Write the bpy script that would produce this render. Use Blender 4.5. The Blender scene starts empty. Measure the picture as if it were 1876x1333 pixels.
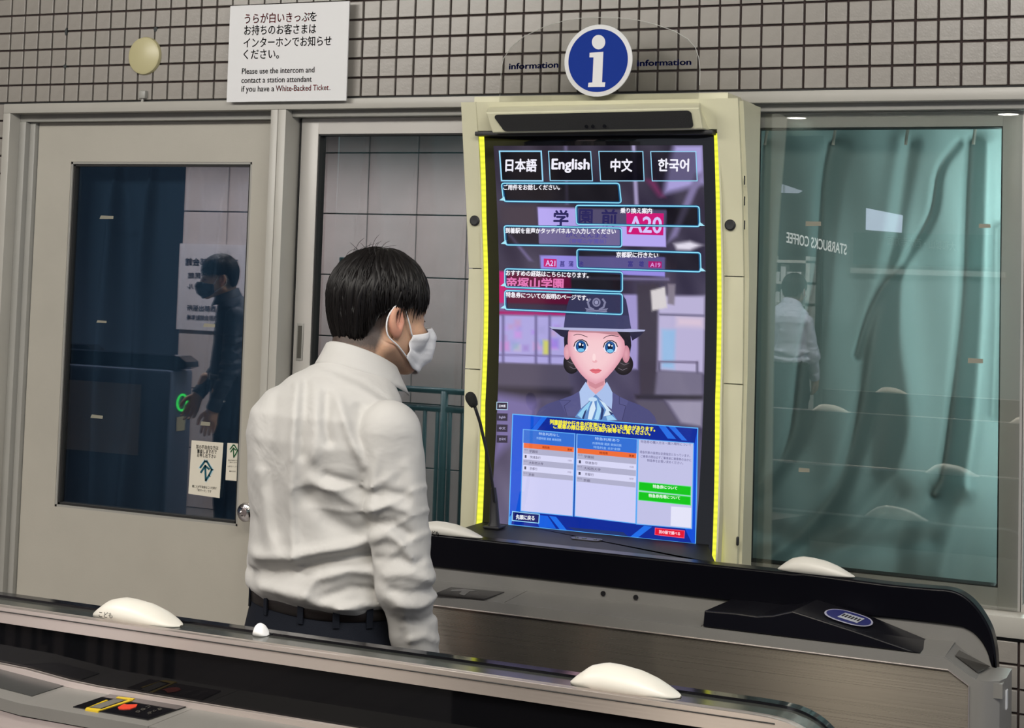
import bpy, bmesh, math, random
import numpy as np
from mathutils import Vector, Matrix
random.seed(7); np.random.seed(7)
C = bpy.context.scene.collection
SC = bpy.context.scene
# ------------------------------------------------------------------ camera (level grid of 50 mm wall tiles gives the pose)
YAW, PITCH, ROLL, FPX, CD, CX, CZ, PPY = 0.41981912, -0.06358722, 0.03071729, 2969.91, 3.6195, 3.19564, 1.67413, 302.92
fw = np.array([-math.sin(YAW)*math.cos(PITCH), math.cos(YAW)*math.cos(PITCH), -math.sin(PITCH)])
_r0 = np.array([math.cos(YAW), math.sin(YAW), 0.0]); _u0 = np.cross(_r0, fw)
rt = _r0*math.cos(ROLL) + _u0*math.sin(ROLL); up = np.cross(rt, fw)
CAM = np.array([CX, -CD, CZ])
cam = bpy.data.cameras.new('camera'); co = bpy.data.objects.new('camera', cam); C.objects.link(co)
M = Matrix.Identity(4)
for i in range(3):
    M[i][0] = rt[i]; M[i][1] = up[i]; M[i][2] = -fw[i]; M[i][3] = CAM[i]
co.matrix_world = M
cam.sensor_fit = 'HORIZONTAL'; cam.sensor_width = 36.0; cam.lens = FPX*36/1876
cam.shift_x = 0.0; cam.shift_y = -(666.5-PPY)/1876
cam.clip_start = 0.05; cam.clip_end = 100
SC.camera = co
SC.view_settings.view_transform = 'Standard'; SC.view_settings.look = 'None'
SC.view_settings.exposure = 0.0; SC.view_settings.gamma = 1.0; SC.view_settings.use_curve_mapping = False
# ------------------------------------------------------------------ world and lamps
w = bpy.data.worlds.new('world'); SC.world = w; w.use_nodes = True
w.node_tree.nodes['Background'].inputs[0].default_value = (0.80, 0.86, 1.0, 1)
w.node_tree.nodes['Background'].inputs[1].default_value = 0.5
def area(name, loc, target, sx, sy, power, col=(1, 0.96, 0.9)):
    l = bpy.data.lights.new(name, 'AREA'); l.shape = 'RECTANGLE'; l.size = sx; l.size_y = sy
    l.energy = power; l.color = col
    o = bpy.data.objects.new(name, l); C.objects.link(o); o.location = loc
    d = Vector(target)-Vector(loc); o.rotation_euler = d.to_track_quat('-Z', 'Y').to_euler()
    return o
area('ceiling_lamp_panel', (0.2, -2.15, 2.9), (0.6, -0.4, 1.0), 1.8, 0.6, 66)
area('ceiling_lamp_panel', (2.9, -2.2, 2.9), (2.3, -0.4, 1.0), 1.6, 0.5, 62)
def lamp(name, loc, power, col=(1, .96, .9), r=0.07, angle=150):
    l = bpy.data.lights.new(name, 'SPOT'); l.energy = power; l.color = col; l.shadow_soft_size = r; l.spot_size = math.radians(angle); l.spot_blend = .4
    o = bpy.data.objects.new(name, l); C.objects.link(o); o.location = loc; return o
for x_ in (-3.6, -2.2, -0.9): lamp('concourse_lamp', (x_, -4.2, 2.9), 110, (1, .92, .92))
for x_ in (-0.2, 1.6, 3.2): lamp('concourse_lamp', (x_, -7.2, 2.9), 110, (.95, .98, 1))
for x_, y_ in ((0.2, -4.6), (1.50, -4.6), (4.0, -4.6), (1.92, -3.05)): lamp('concourse_lamp', (x_, y_, 2.9), 60, (1, .90, .74), .06)
area('office_fill', (3.5, 0.75, 2.2), (2.2, 0.2, 1.4), 0.5, 0.5, 21, (0.75, 1, 1))  # added unseen light, grazes the teal curtain folds from behind
area('office_fill', (2.0, 1.8, 2.6), (2.3, 0.2, 1.2), 0.8, 0.5, 12, (0.75, 1, 1))  # added unseen fill that brightens the teal curtain from the back
area('office_fill', (0.5, 1.6, 2.4), (0.5, 0.2, 1.5), 0.6, 0.5, 8, (0.7, 0.85, 1))  # added unseen fill behind the door curtain

l_ = bpy.data.lights.new('office_fill', 'POINT'); l_.energy = 2; l_.color = (.7, 1, 1); l_.shadow_soft_size = .06  # added point of light, stands in for daylight leaking past the curtain edge
o_ = bpy.data.objects.new('office_fill', l_); C.objects.link(o_); o_.location = (2.745, .32, 1.85)
area('curtain_edge_fill', (2.755, .36, 1.62), (2.70, 0.1, 1.60), 0.03, 0.9, 7, (0.75, 1, 1))  # added strip of light, makes the bright line along the bunched curtain
# ------------------------------------------------------------------ helpers
def ray(px, py): return fw*FPX + rt*(px-938) - up*(py-PPY)
def at(px, py, Y=0.0):
    d = ray(px, py); return CAM + d*((Y-CAM[1])/d[1])
def atZ(px, py, Z):
    d = ray(px, py); return CAM + d*((Z-CAM[2])/d[2])
def atX(px, py, X):
    d = ray(px, py); return CAM + d*((X-CAM[0])/d[0])
def hit(px, py, f):
    Y = -0.1
    for _ in range(6):
        p = at(px, py, Y); Y = f(p[2])
    return at(px, py, Y)
def pix(p):
    d = np.asarray(p, float)-CAM; q = d@fw
    return 938+FPX*(d@rt)/q, PPY-FPX*(d@up)/q

def tag(o, label=None, cat=None, group=None, kind=None):
    if label: o['label'] = label
    if cat: o['category'] = cat
    if group: o['group'] = group
    if kind: o['kind'] = kind
    return o
def empty(name, loc=(0, 0, 0), rz=0.0):
    o = bpy.data.objects.new(name, None); C.objects.link(o); o.location = loc; o.rotation_euler = (0, 0, rz)
    o.empty_display_size = 0.05; return o
def link(name, me, mat, parent=None, smooth=False):
    o = bpy.data.objects.new(name, me); C.objects.link(o)
    if mat:
        for m in (mat if isinstance(mat, (list, tuple)) else [mat]): me.materials.append(m)
    if smooth: me.shade_smooth()
    if parent is not None:
        o.parent = parent
        lm = Matrix.LocRotScale(parent.location, parent.rotation_euler, None) if parent.parent is None else Matrix.Identity(4)
        o.matrix_parent_inverse = lm.inverted()
    return o
class MB:
    def __init__(s): s.v = []; s.f = []; s.m = []; s.c = []
    def add(s, vs, fs, mi=0):
        n = len(s.v); s.v += [tuple(map(float, p)) for p in vs]; s.f += [tuple(n+i for i in f) for f in fs]; s.m += [mi]*len(fs); return s
    def box(s, x0, x1, y0, y1, z0, z1, b=0.0, mi=0):
        if x0 > x1: x0, x1 = x1, x0
        if y0 > y1: y0, y1 = y1, y0
        if z0 > z1: z0, z1 = z1, z0
        if b <= 0:
            vs = [(x0,y0,z0),(x1,y0,z0),(x1,y1,z0),(x0,y1,z0),(x0,y0,z1),(x1,y0,z1),(x1,y1,z1),(x0,y1,z1)]
            return s.add(vs, [(3,2,1,0),(4,5,6,7),(0,1,5,4),(1,2,6,5),(2,3,7,6),(3,0,4,7)], mi)
        bm = bmesh.new(); bmesh.ops.create_cube(bm, size=1)
        for q in bm.verts: q.co = Vector(((x0+x1)/2+q.co.x*(x1-x0), (y0+y1)/2+q.co.y*(y1-y0), (z0+z1)/2+q.co.z*(z1-z0)))
        bmesh.ops.bevel(bm, geom=bm.edges[:], offset=b, segments=2, affect='EDGES', profile=0.5)
        bm.verts.index_update(); s.add([q.co[:] for q in bm.verts], [[q.index for q in f.verts] for f in bm.faces], mi); bm.free(); return s
    def prism(s, poly, plane, a, b, mi=0):
        """poly of 2D points; plane 'xz' extruded along y, 'yz' along x, 'xy' along z"""
        n = len(poly)
        def P(q, h): return {'xz': (q[0], h, q[1]), 'yz': (h, q[0], q[1]), 'xy': (q[0], q[1], h)}[plane]
        vs = [P(q, a) for q in poly]+[P(q, b) for q in poly]
        fs = [tuple(range(n)), tuple(reversed(range(n, 2*n)))]+[(i, (i+1) % n, n+(i+1) % n, n+i) for i in range(n)]
        return s.add(vs, fs, mi)
    def tube(s, pts, r, n=8, caps=True, mi=0):
        pts = [Vector(p) for p in pts]; k = len(pts); rs = r if isinstance(r, (list, tuple)) else [r]*k
        vs = []; prev = None
        for i, p in enumerate(pts):
            t = (pts[min(i+1, k-1)]-pts[max(i-1, 0)]).normalized()
            if prev is None: prev = t.orthogonal().normalized()
            prev = (prev-t*prev.dot(t)).normalized(); q = t.cross(prev)
            for j in range(n):
                a = 2*math.pi*j/n; vs.append(p+(prev*math.cos(a)+q*math.sin(a))*rs[i])
        fs = [(i*n+j, i*n+(j+1) % n, (i+1)*n+(j+1) % n, (i+1)*n+j) for i in range(k-1) for j in range(n)]
        if caps: fs += [tuple(reversed(range(n))), tuple(range((k-1)*n, k*n))]
        return s.add(vs, fs, mi)
    def lathe(s, prof, o, axis, n=24, mi=0):
        """prof: (r, h) list; h along axis"""
        ax = Vector(axis).normalized(); e = ax.orthogonal().normalized(); g = ax.cross(e); o = Vector(o)
        vs = []
        for r, h in prof:
            for j in range(n):
                a = 2*math.pi*j/n; vs.append(o+ax*h+(e*math.cos(a)+g*math.sin(a))*r)
        k = len(prof)
        fs = [(i*n+j, i*n+(j+1) % n, (i+1)*n+(j+1) % n, (i+1)*n+j) for i in range(k-1) for j in range(n)]
        fs += [tuple(reversed(range(n))), tuple(range((k-1)*n, k*n))]
        return s.add(vs, fs, mi)
    def grid(s, P, mi=0):
        """P[i][j] points"""
        a = len(P); b = len(P[0]); vs = [q for row in P for q in row]
        return s.add(vs, [(i*b+j, i*b+j+1, (i+1)*b+j+1, (i+1)*b+j) for i in range(a-1) for j in range(b-1)], mi)
    def build(s, name, mat, parent=None, smooth=False, fix=True):
        me = bpy.data.meshes.new(name); me.from_pydata(s.v, [], s.f)
        if isinstance(mat, (list, tuple)):
            me.polygons.foreach_set('material_index', s.m)
        if fix:
            bm = bmesh.new(); bm.from_mesh(me); bmesh.ops.recalc_face_normals(bm, faces=bm.faces[:]); bm.to_mesh(me); bm.free()
        me.update()
        o = link(name, me, mat, parent)
        if smooth: me.shade_smooth() if smooth is True else me.shade_smooth()
        if smooth == 'auto':
            me.set_sharp_from_angle(angle=math.radians(35))
        return o

# ------------------------------------------------------------------ materials
def mat(name, col, rough=0.5, metal=0.0, bump=0.0, bscale=200, vary=0.0, vscale=8, spec=0.5, **k):
    m = bpy.data.materials.new(name); m.use_nodes = True; nt = m.node_tree; b = nt.nodes['Principled BSDF']
    b.inputs['Base Color'].default_value = (*col, 1); b.inputs['Roughness'].default_value = rough
    b.inputs['Metallic'].default_value = metal; b.inputs['Specular IOR Level'].default_value = spec
    for kk, v in k.items(): b.inputs[kk.replace('_', ' ')].default_value = v
    tc = nt.nodes.new('ShaderNodeTexCoord')
    if vary > 0:
        n = nt.nodes.new('ShaderNodeTexNoise'); n.inputs['Scale'].default_value = vscale; n.inputs['Detail'].default_value = 6
        nt.links.new(tc.outputs['Object'], n.inputs['Vector'])
        r = nt.nodes.new('ShaderNodeMapRange'); r.inputs['From Min'].default_value = 0.3; r.inputs['From Max'].default_value = 0.7
        r.inputs['To Min'].default_value = 1-vary; r.inputs['To Max'].default_value = 1+vary
        nt.links.new(n.outputs['Fac'], r.inputs['Value'])
        mx = nt.nodes.new('ShaderNodeVectorMath'); mx.operation = 'SCALE'; mx.inputs[0].default_value = col
        nt.links.new(r.outputs['Result'], mx.inputs['Scale']); nt.links.new(mx.outputs['Vector'], b.inputs['Base Color'])
    if bump > 0:
        n = nt.nodes.new('ShaderNodeTexNoise'); n.inputs['Scale'].default_value = bscale; n.inputs['Detail'].default_value = 4
        nt.links.new(tc.outputs['Object'], n.inputs['Vector'])
        bp = nt.nodes.new('ShaderNodeBump'); bp.inputs['Strength'].default_value = bump; bp.inputs['Distance'].default_value = 0.002
        nt.links.new(n.outputs['Fac'], bp.inputs['Height']); nt.links.new(bp.outputs['Normal'], b.inputs['Normal'])
    return m
def emis(name, col, strength=1.0):
    m = bpy.data.materials.new(name); m.use_nodes = True; nt = m.node_tree; nt.nodes.clear()
    e = nt.nodes.new('ShaderNodeEmission'); e.inputs[0].default_value = (*col, 1); e.inputs[1].default_value = strength
    o = nt.nodes.new('ShaderNodeOutputMaterial'); nt.links.new(e.outputs[0], o.inputs[0]); return m
def glass(name, tint, refl, rough=0.0):
    m = bpy.data.materials.new(name); m.use_nodes = True; nt = m.node_tree; nt.nodes.clear()
    t = nt.nodes.new('ShaderNodeBsdfTransparent'); t.inputs[0].default_value = (*tint, 1)
    g = nt.nodes.new('ShaderNodeBsdfGlossy'); g.inputs['Roughness'].default_value = rough; g.inputs[0].default_value = (1, 1, 1, 1)
    fr = nt.nodes.new('ShaderNodeFresnel'); fr.inputs['IOR'].default_value = 1.5
    ad = nt.nodes.new('ShaderNodeMath'); ad.operation = 'ADD'; ad.use_clamp = True; ad.inputs[1].default_value = refl
    nt.links.new(fr.outputs[0], ad.inputs[0])
    mx = nt.nodes.new('ShaderNodeMixShader'); nt.links.new(ad.outputs[0], mx.inputs[0])
    nt.links.new(t.outputs[0], mx.inputs[1]); nt.links.new(g.outputs[0], mx.inputs[2])
    o = nt.nodes.new('ShaderNodeOutputMaterial'); nt.links.new(mx.outputs[0], o.inputs[0]); return m
def brushed(name, col, rough, scale=(0.7, 60, 900)):
    m = mat(name, col, rough, 1.0); nt = m.node_tree; b = nt.nodes['Principled BSDF']
    tc = nt.nodes.new('ShaderNodeTexCoord'); mp = nt.nodes.new('ShaderNodeMapping'); mp.inputs['Scale'].default_value = scale
    n = nt.nodes.new('ShaderNodeTexNoise'); n.inputs['Scale'].default_value = 1.0; n.inputs['Detail'].default_value = 3
    nt.links.new(tc.outputs['Object'], mp.inputs[0]); nt.links.new(mp.outputs[0], n.inputs['Vector'])
    r = nt.nodes.new('ShaderNodeMapRange'); r.inputs['To Min'].default_value = rough-0.06; r.inputs['To Max'].default_value = rough+0.1
    nt.links.new(n.outputs['Fac'], r.inputs['Value']); nt.links.new(r.outputs[0], b.inputs['Roughness'])
    bp = nt.nodes.new('ShaderNodeBump'); bp.inputs['Strength'].default_value = 0.045; bp.inputs['Distance'].default_value = 0.0006
    nt.links.new(n.outputs['Fac'], bp.inputs['Height']); nt.links.new(bp.outputs[0], b.inputs['Normal'])
    b.inputs['Anisotropic'].default_value = 0.97; b.inputs['Anisotropic Rotation'].default_value = 0.25
    return m
m_tile = mat('ceramic_tile', (0.270, 0.250, 0.222), 0.34, bump=0.25, bscale=120, vary=0.16, vscale=11)
m_grout = mat('dark_grout', (0.035, 0.022, 0.020), 0.9, bump=0.5, bscale=400)
m_frame = mat('painted_frame', (0.40, 0.385, 0.345), 0.38, bump=0.06, bscale=300, vary=0.03)
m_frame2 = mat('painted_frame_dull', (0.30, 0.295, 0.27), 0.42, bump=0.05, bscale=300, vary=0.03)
m_sash = mat('painted_sash', (0.46, 0.44, 0.41), 0.35, bump=0.05, bscale=300, vary=0.03)
m_door = mat('painted_door', (0.40, 0.378, 0.325), 0.45, bump=0.08, bscale=260, vary=0.03)
m_blackgap = mat('black_rubber', (0.012, 0.012, 0.012), 0.7)
m_cream = mat('cream_metal', (0.60, 0.58, 0.41), 0.45, bump=0.06, bscale=500, vary=0.04)
m_black = mat('gloss_black', (0.006, 0.006, 0.008), 0.08, spec=0.6)
m_blackm = mat('matt_black', (0.012, 0.012, 0.014), 0.5, bump=0.2, bscale=900)
m_white = mat('white_plastic', (0.62, 0.60, 0.54), 0.4, bump=0.03, bscale=200)
m_board = mat('sign_board', (0.66, 0.66, 0.66), 0.5)
m_ink = mat('black_ink', (0.02, 0.02, 0.02), 0.7)
m_red = mat('red_ink', (0.55, 0.05, 0.05), 0.7)
m_navy = mat('navy_ink', (0.006, 0.012, 0.09), 0.7, spec=.05)
m_blue = mat('sign_blue', (0.008, 0.035, 0.26), 0.4)
m_steel = brushed('brushed_steel', (0.36, 0.325, 0.28), 0.27)
m_steel2 = brushed('satin_steel_trim', (0.47, 0.415, 0.385), 0.36)
m_steel2.node_tree.nodes['Principled BSDF'].inputs['Metallic'].default_value = 0.75
m_steel.node_tree.nodes['Principled BSDF'].inputs['Metallic'].default_value = 0.85
m_deck = mat('grey_powder_deck', (0.185, 0.18, 0.168), 0.40, bump=0.08, bscale=500, vary=0.05)
m_chrome = mat('chrome', (0.75, 0.72, 0.70), 0.12, 1.0)
m_glassd = glass('door_glass', (0.72, 0.80, 0.85), 0.20)
m_glassm = glass('window_glass', (0.62, 0.74, 0.76), 0.26)
m_glassr = glass('tinted_window_glass', (0.90, 0.915, 0.90), 0.09)
m_acryl = glass('clear_acrylic', (0.93, 0.93, 0.92), 0.0)

# ------------------------------------------------------------------ text
_tc = {}
def glyphs(s, bold=0.0, fill=True):
    key = (s, bold)
    if key in _tc: return _tc[key]
    c = bpy.data.curves.new('t', 'FONT'); c.body = s; c.resolution_u = 3
    o = bpy.data.objects.new('t', c); C.objects.link(o); bpy.context.view_layer.update()
    me = bpy.data.meshes.new_from_object(o.evaluated_get(bpy.context.evaluated_depsgraph_get()))
    vs = np.array([v.co[:2] for v in me.vertices]) if len(me.vertices) else np.zeros((0, 2))
    fs = [tuple(p.vertices) for p in me.polygons]
    if bold > 0 and len(vs):
        n_ = len(vs); f0 = list(fs); v0 = vs; k_ = bold*1.1
        for dx, dy in ((k_, 0), (-k_, 0), (0, k_*.8), (0, -k_*.8)):
            fs = fs+[tuple(i+len(vs) for i in f) for f in f0]; vs = np.concatenate([vs, v0+np.array([dx, dy])])
    bpy.data.objects.remove(o); bpy.data.curves.remove(c); bpy.data.meshes.remove(me)
    _tc[key] = (vs, fs); return _tc[key]
def text_px(mb, s, a, b, h, where, bold=0.0, mi=0, mirror=False):
    """lettering from pixel a to pixel b (baseline), cap height h px up the picture, placed by where(px,py)"""
    vs, fs = glyphs(s, bold)
    if not len(vs): return
    x0, x1 = vs[:, 0].min(), vs[:, 0].max(); hh = 0.80 if any(ord(ch) > 0x2000 for ch in s) else 0.70
    a = np.array(a, float); b = np.array(b, float); L = np.linalg.norm(b-a)
    upv = np.array([0.03, -1.0])
    out = []
    for x, y in vs:
        t = (x-x0)/(x1-x0)
        q = a+(b-a)*t + upv*(y/hh*h)
        out.append(where(q[0], q[1]))
    mb.add(out, fs, mi)
def text_m(mb, s, o, ux, uz, h, width=None, bold=0.0, mi=0):
    vs, fs = glyphs(s, bold); ux = np.array(ux, float); uz = np.array(uz, float); o = np.array(o, float)
    x0, x1 = vs[:, 0].min(), vs[:, 0].max(); k = h/0.8; kx = k if width is None else width/(x1-x0)
    mb.add([o+ux*(x-x0)*kx+uz*y*k for x, y in vs], fs, mi)
# ================================================================== SETTING
def struct(name, o=None, loc=(0, 0, 0)):
    if o is None: o = empty(name, loc)
    o.name = name; o['kind'] = 'structure'; return o
XR = 4.6; XL = -5.2
# floor and ceiling
mb = MB(); mb.box(XL, XR, -14, 3.0, -0.1, 0.0)
m_floor = mat('floor_stone', (0.20, 0.19, 0.18), 0.35, vary=0.1, vscale=3)
nt = m_floor.node_tree; bk = nt.nodes.new('ShaderNodeTexBrick'); bk.inputs['Scale'].default_value = 3.3
bk.offset = 0.0; bk.inputs['Color1'].default_value = (0.20, 0.185, 0.175, 1); bk.inputs['Color2'].default_value = (0.17, 0.16, 0.155, 1)
bk.inputs['Mortar'].default_value = (0.05, 0.05, 0.05, 1); bk.inputs['Mortar Size'].default_value = 0.012; bk.inputs['Brick Width'].default_value = 1.0; bk.inputs['Row Height'].default_value = 1.0
tc = nt.nodes.new('ShaderNodeTexCoord'); nt.links.new(tc.outputs['Object'], bk.inputs['Vector']); nt.links.new(bk.outputs['Color'], nt.nodes['Principled BSDF'].inputs['Base Color'])
struct('floor', mb.build('floor', m_floor))
mb = MB(); mb.box(XL, XR, -14, 3.0, 2.95, 3.05)
m_ceil = mat('ceiling_panel', (0.50, 0.50, 0.49), 0.8, bump=0.05)
ceiling = struct('ceiling', mb.build('ceiling', m_ceil))
# ceiling downlights, where the window glass mirrors them
m_lampglow = emis('downlight_glow', (1.0, 0.97, 0.92), 14)
spots = []
for q in ((1455, 214), (1845, 207), (676, 247)):
    p = atZ(q[0], q[1], 2.94); spots.append((p[0], -p[1]))
spots += [(spots[0][0]-2.6, spots[0][1]+2.2), (spots[1][0], spots[1][1]+2.2)]
for i, (x, y) in enumerate(spots):
    d = empty('downlight', (x, y, 2.95)); tag(d, ['round ceiling downlight mirrored above the teal curtain, the nearer one to the kiosk', 'round ceiling downlight mirrored at the far end of the teal window', 'round ceiling downlight mirrored above the middle window', 'round ceiling downlight above the gate row, outside the glass view', 'round ceiling downlight near the shop front, outside the glass view'][i], 'light', 'ceiling downlights')
    mb = MB(); mb.lathe([(0.075, -0.008), (0.075, 0.0)], (x, y, 2.945), (0, 0, 1), 24); mb.build('lamp_disc', m_lampglow, d)
    mb = MB(); mb.lathe([(0.076, -0.01), (0.095, -0.006), (0.095, 0.004)], (x, y, 2.947), (0, 0, 1), 24); mb.build('trim_ring', m_white, d)

# ---- back wall of the passage: dark grout bed with 50 mm tiles standing proud
wall = struct('wall_back')
ZT = 2.10
mb = MB()
mb.box(XL, XR, 0.0035, 0.16, ZT-0.0, 2.95)                # above the frames
mb.box(XL, -0.006, 0.0035, 0.16, 0, ZT)                  # left of the door
mb.box(0.937, XR, 0.0035, 0.16, 0, 0.925)                # under the windows
mb.build('grout_bed', m_grout, wall)
G = 0.0026
def tile_mesh(name='tile'):
    m = MB(); m.box(G, 0.05-G, -0.0035, 0.0065, G, 0.05-G, b=0.0016); me = bpy.data.meshes.new(name)
    me.from_pydata(m.v, [], m.f); me.materials.append(m_tile); me.update(); return me
tme = tile_mesh()
cand = []
for c in range(-104, 92):
    for r in range(0, 17):
        cand.append((c*0.05, ZT+r*0.05+0.001, r))
for c in range(-104, -0):
    for r in range(1, 42):
        cand.append((c*0.05-0.006, ZT-r*0.05, -r))
X0 = at(1866.7, 1216)[0]; Z0 = at(1850, 1216)[2]
for c in range(-37, 36):
    for r in range(0, 18):
        x = X0+c*0.05; z = Z0-r*0.05
        if z < 0: continue
        cand.append((x, z, -99))
vis = []; rest = []
for x, z, r in cand:
    px, py = pix((x+0.025, 0, z+0.025)); d = 50-G*2
    inside = -8 < px < 1884 and -8 < py < 1341
    hid = (r == -99 and px < 1815) or (418 < px < 636 and py < 180) or (r < 0 and r != -99 and py > 1110)
    (vis if inside and not hid else rest).append((px, x, z, r))
vis.sort(key=lambda t: -t[0])
rest += vis[299:]; vis = vis[:299]
for px, x, z, r in vis:
    o = bpy.data.objects.new('tile', tme); C.objects.link(o); o.location = (x, random.uniform(-0.0005, 0.0005), z); o.parent = wall
    o.rotation_euler = (random.uniform(-.006, .006), 0, random.uniform(-.006, .006))
bx = MB(); bx.box(G, 0.05-G, -0.0035, 0.0065, G, 0.05-G)
bv = np.array(bx.v); n = len(rest)
V = (bv[None]+np.array([(x, 0, z) for _, x, z, r in rest])[:, None]).reshape(-1, 3)
F = (np.array(bx.f)[None]+(np.arange(n)*8)[:, None, None]).reshape(-1, 4)
me = bpy.data.meshes.new('small_tiles'); me.from_pydata(V.tolist(), [], F.tolist()); me.update()
o = link('tiling', me, m_tile, wall); o['kind'] = 'stuff'

# dark plugs of filler in the joints
for (px, py, w_, h_) in ((120, 58, 9, 24), (118, 121, 12, 15), (284, 53, 14, 16)):
    p = at(px, py, -0.006); k = 0.00095
    mb = MB(); mb.prism([(p[0]-w_*k/2, p[2]), (p[0]-w_*k*.2, p[2]-h_*k*.45), (p[0]+w_*k*.3, p[2]-h_*k*.4), (p[0]+w_*k/2, p[2]+h_*k*.05), (p[0]+w_*k*.1, p[2]+h_*k*.5), (p[0]-w_*k*.35, p[2]+h_*k*.25)], 'xz', -0.0045, 0.004)
    mb.build('filler_plug', mat('dark_filler', (0.03, 0.035, 0.035), 0.7), wall)
# round blank cover
p = at(268, 103); r_ = 0.0525
cov = MB().lathe([(0.0, 0.012), (r_*.86, 0.012), (r_*.96, 0.0095), (r_, 0.004), (r_, 0)], (p[0], -0.002, p[2]), (0, -1, 0), 48).build('cover_plate', mat('yellowed_plastic', (0.46, 0.42, 0.235), 0.35), None, 'auto')
tag(cov, 'round yellowed blank cover plate on the tiles above the door', 'plate')
p = at(266, 174)
mb = MB(); mb.box(p[0]-.011, p[0]+.011, -0.016, 0.0, p[2]-.011, p[2]+.011, b=.003)
mb.tube([(p[0]-.002, -0.006, p[2]-.008), (p[0]-.003, -0.008, p[2]-.022)], 0.004, 8)
tag(mb.build('cable_clip', m_frame2, None, 'auto'), 'small square cable clip under the round cover plate', 'clip')

# ---- steel frame around door and windows (trim)
def fr(boxes, name, mt, parent, b=0.0012):
    mb = MB()
    for q in boxes: mb.box(*q, b=b)
    return mb.build(name, mt, parent, 'auto')
tr = struct('trim_1')
fr([(-0.004, XR, -0.012, 0.12, 2.071, 2.0975)], 'head_rail', m_frame, tr)
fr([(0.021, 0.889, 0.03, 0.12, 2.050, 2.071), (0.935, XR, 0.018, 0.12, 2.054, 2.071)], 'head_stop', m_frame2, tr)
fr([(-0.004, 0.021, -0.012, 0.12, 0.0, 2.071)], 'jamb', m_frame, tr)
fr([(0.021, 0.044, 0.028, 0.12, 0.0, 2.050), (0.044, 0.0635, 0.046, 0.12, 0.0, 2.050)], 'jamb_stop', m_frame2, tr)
fr([(0.889, 0.9105, -0.0125, 0.12, 0.0, 2.071), (0.9115, 0.935, -0.012, 0.12, 0.0, 2.071)], 'mullion', m_frame, tr)
fr([(0.935, XR, -0.014, 0.12, 0.931, 0.975)], 'sill_rail', m_frame, tr)
mb = MB(); mb.box(0.9395, 0.9432, 0.054, 0.1, 0.975, 2.056); mb.box(XL, XR, 0.001, 0.01, 2.0975, 2.1025); mb.box(0.93, XR, 0.001, 0.01, 0.922, 0.931)
mb.build('shadow_gap', m_blackgap, tr)

# ---- door
door = struct('door_1', loc=(0.066, 0.06, 0))
gx0, gx1, gz0, gz1 = 0.185, 0.790, 0.9725, 1.938
mb = MB()
mb.box(0.066, gx0, 0.06, 0.10, 0.0, 2.049); mb.box(gx1, 0.887, 0.06, 0.10, 0.0, 2.049)
mb.box(gx0, gx1, 0.06, 0.10, gz1, 2.049); mb.box(gx0, gx1, 0.06, 0.10, 0.0, gz0)
mb.build('door_leaf', m_door, door)
mb = MB()
t = 0.006
for a, b, c_, d in ((gx0, gx0+t, gz0, gz1), (gx1-t, gx1, gz0, gz1), (gx0, gx1, gz0, gz0+t), (gx0, gx1, gz1-t, gz1)): mb.box(a, b, 0.0615, 0.085, c_, d)
mb.build('glazing_bead', m_frame2, door)
mb = MB()
t2 = 0.012
for a, b, c_, d in ((gx0+t, gx0+t2, gz0+t, gz1-t), (gx1-t2, gx1-t, gz0+t, gz1-t), (gx0+t, gx1-t, gz0+t, gz0+t2), (gx0+t, gx1-t, gz1-t2, gz1-t)): mb.box(a, b, 0.066, 0.086, c_, d)
mb.build('rubber_gasket', m_blackgap, door)
mb = MB(); mb.box(gx0+t, gx1-t, 0.074, 0.080, gz0+t, gz1-t); mb.build('glass_pane', m_glassd, door)
m_tape = mat('old_tape', (0.24, 0.23, 0.18), 0.7)
for (px, py, w_, h_) in ((195, 398, 26, 9), (186, 589, 19, 6), (383, 596, 21, 9), (177, 763, 23, 9), (376, 776, 17, 10)):
    p = at(px, py, 0.0738); k = 0.00092
    mb = MB(); mb.prism([(p[0]-w_*k, p[2]-h_*k*.55), (p[0]+w_*k*.98, p[2]-h_*k*.5), (p[0]+w_*k*1.02, p[2]+h_*k*.5), (p[0]-w_*k*.8, p[2]+h_*k*.62)], 'xz', 0.0735, 0.0739)
    mb.build('tape_scrap', m_tape, door)
# knob with rose, and the lock above it
kp = at(447, 938, 0.0); kx, kz = 0.852, kp[2]
mb = MB(); mb.lathe([(0.027, 0), (0.027, 0.004), (0.020, 0.008), (0.011, 0.010), (0.010, 0.030), (0.016, 0.036), (0.0235, 0.044), (0.0255, 0.054), (0.0235, 0.064), (0.017, 0.069), (0.010, 0.070), (0.008, 0.066), (0.0, 0.066)], (kx, 0.06, kz), (0, -1, 0), 32)
mb.build('door_knob', m_chrome, door, 'auto')
lz = at(460, 884, 0.02)[2]
mb = MB(); mb.lathe([(0.017, 0), (0.017, 0.010), (0.013, 0.014), (0.007, 0.014), (0.006, 0.011), (0.0, 0.011)], (kx+.003, 0.06, lz), (0, -1, 0), 28)
mb.build('lock_cylinder', m_chrome, door, 'auto')
mb = MB(); mb.lathe([(0.004, 0), (0.004, 0.003), (0, 0.003)], (kx-.014, 0.06, kz-.148), (0, -1, 0), 10); mb.build('screw', m_ink, door)

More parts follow.
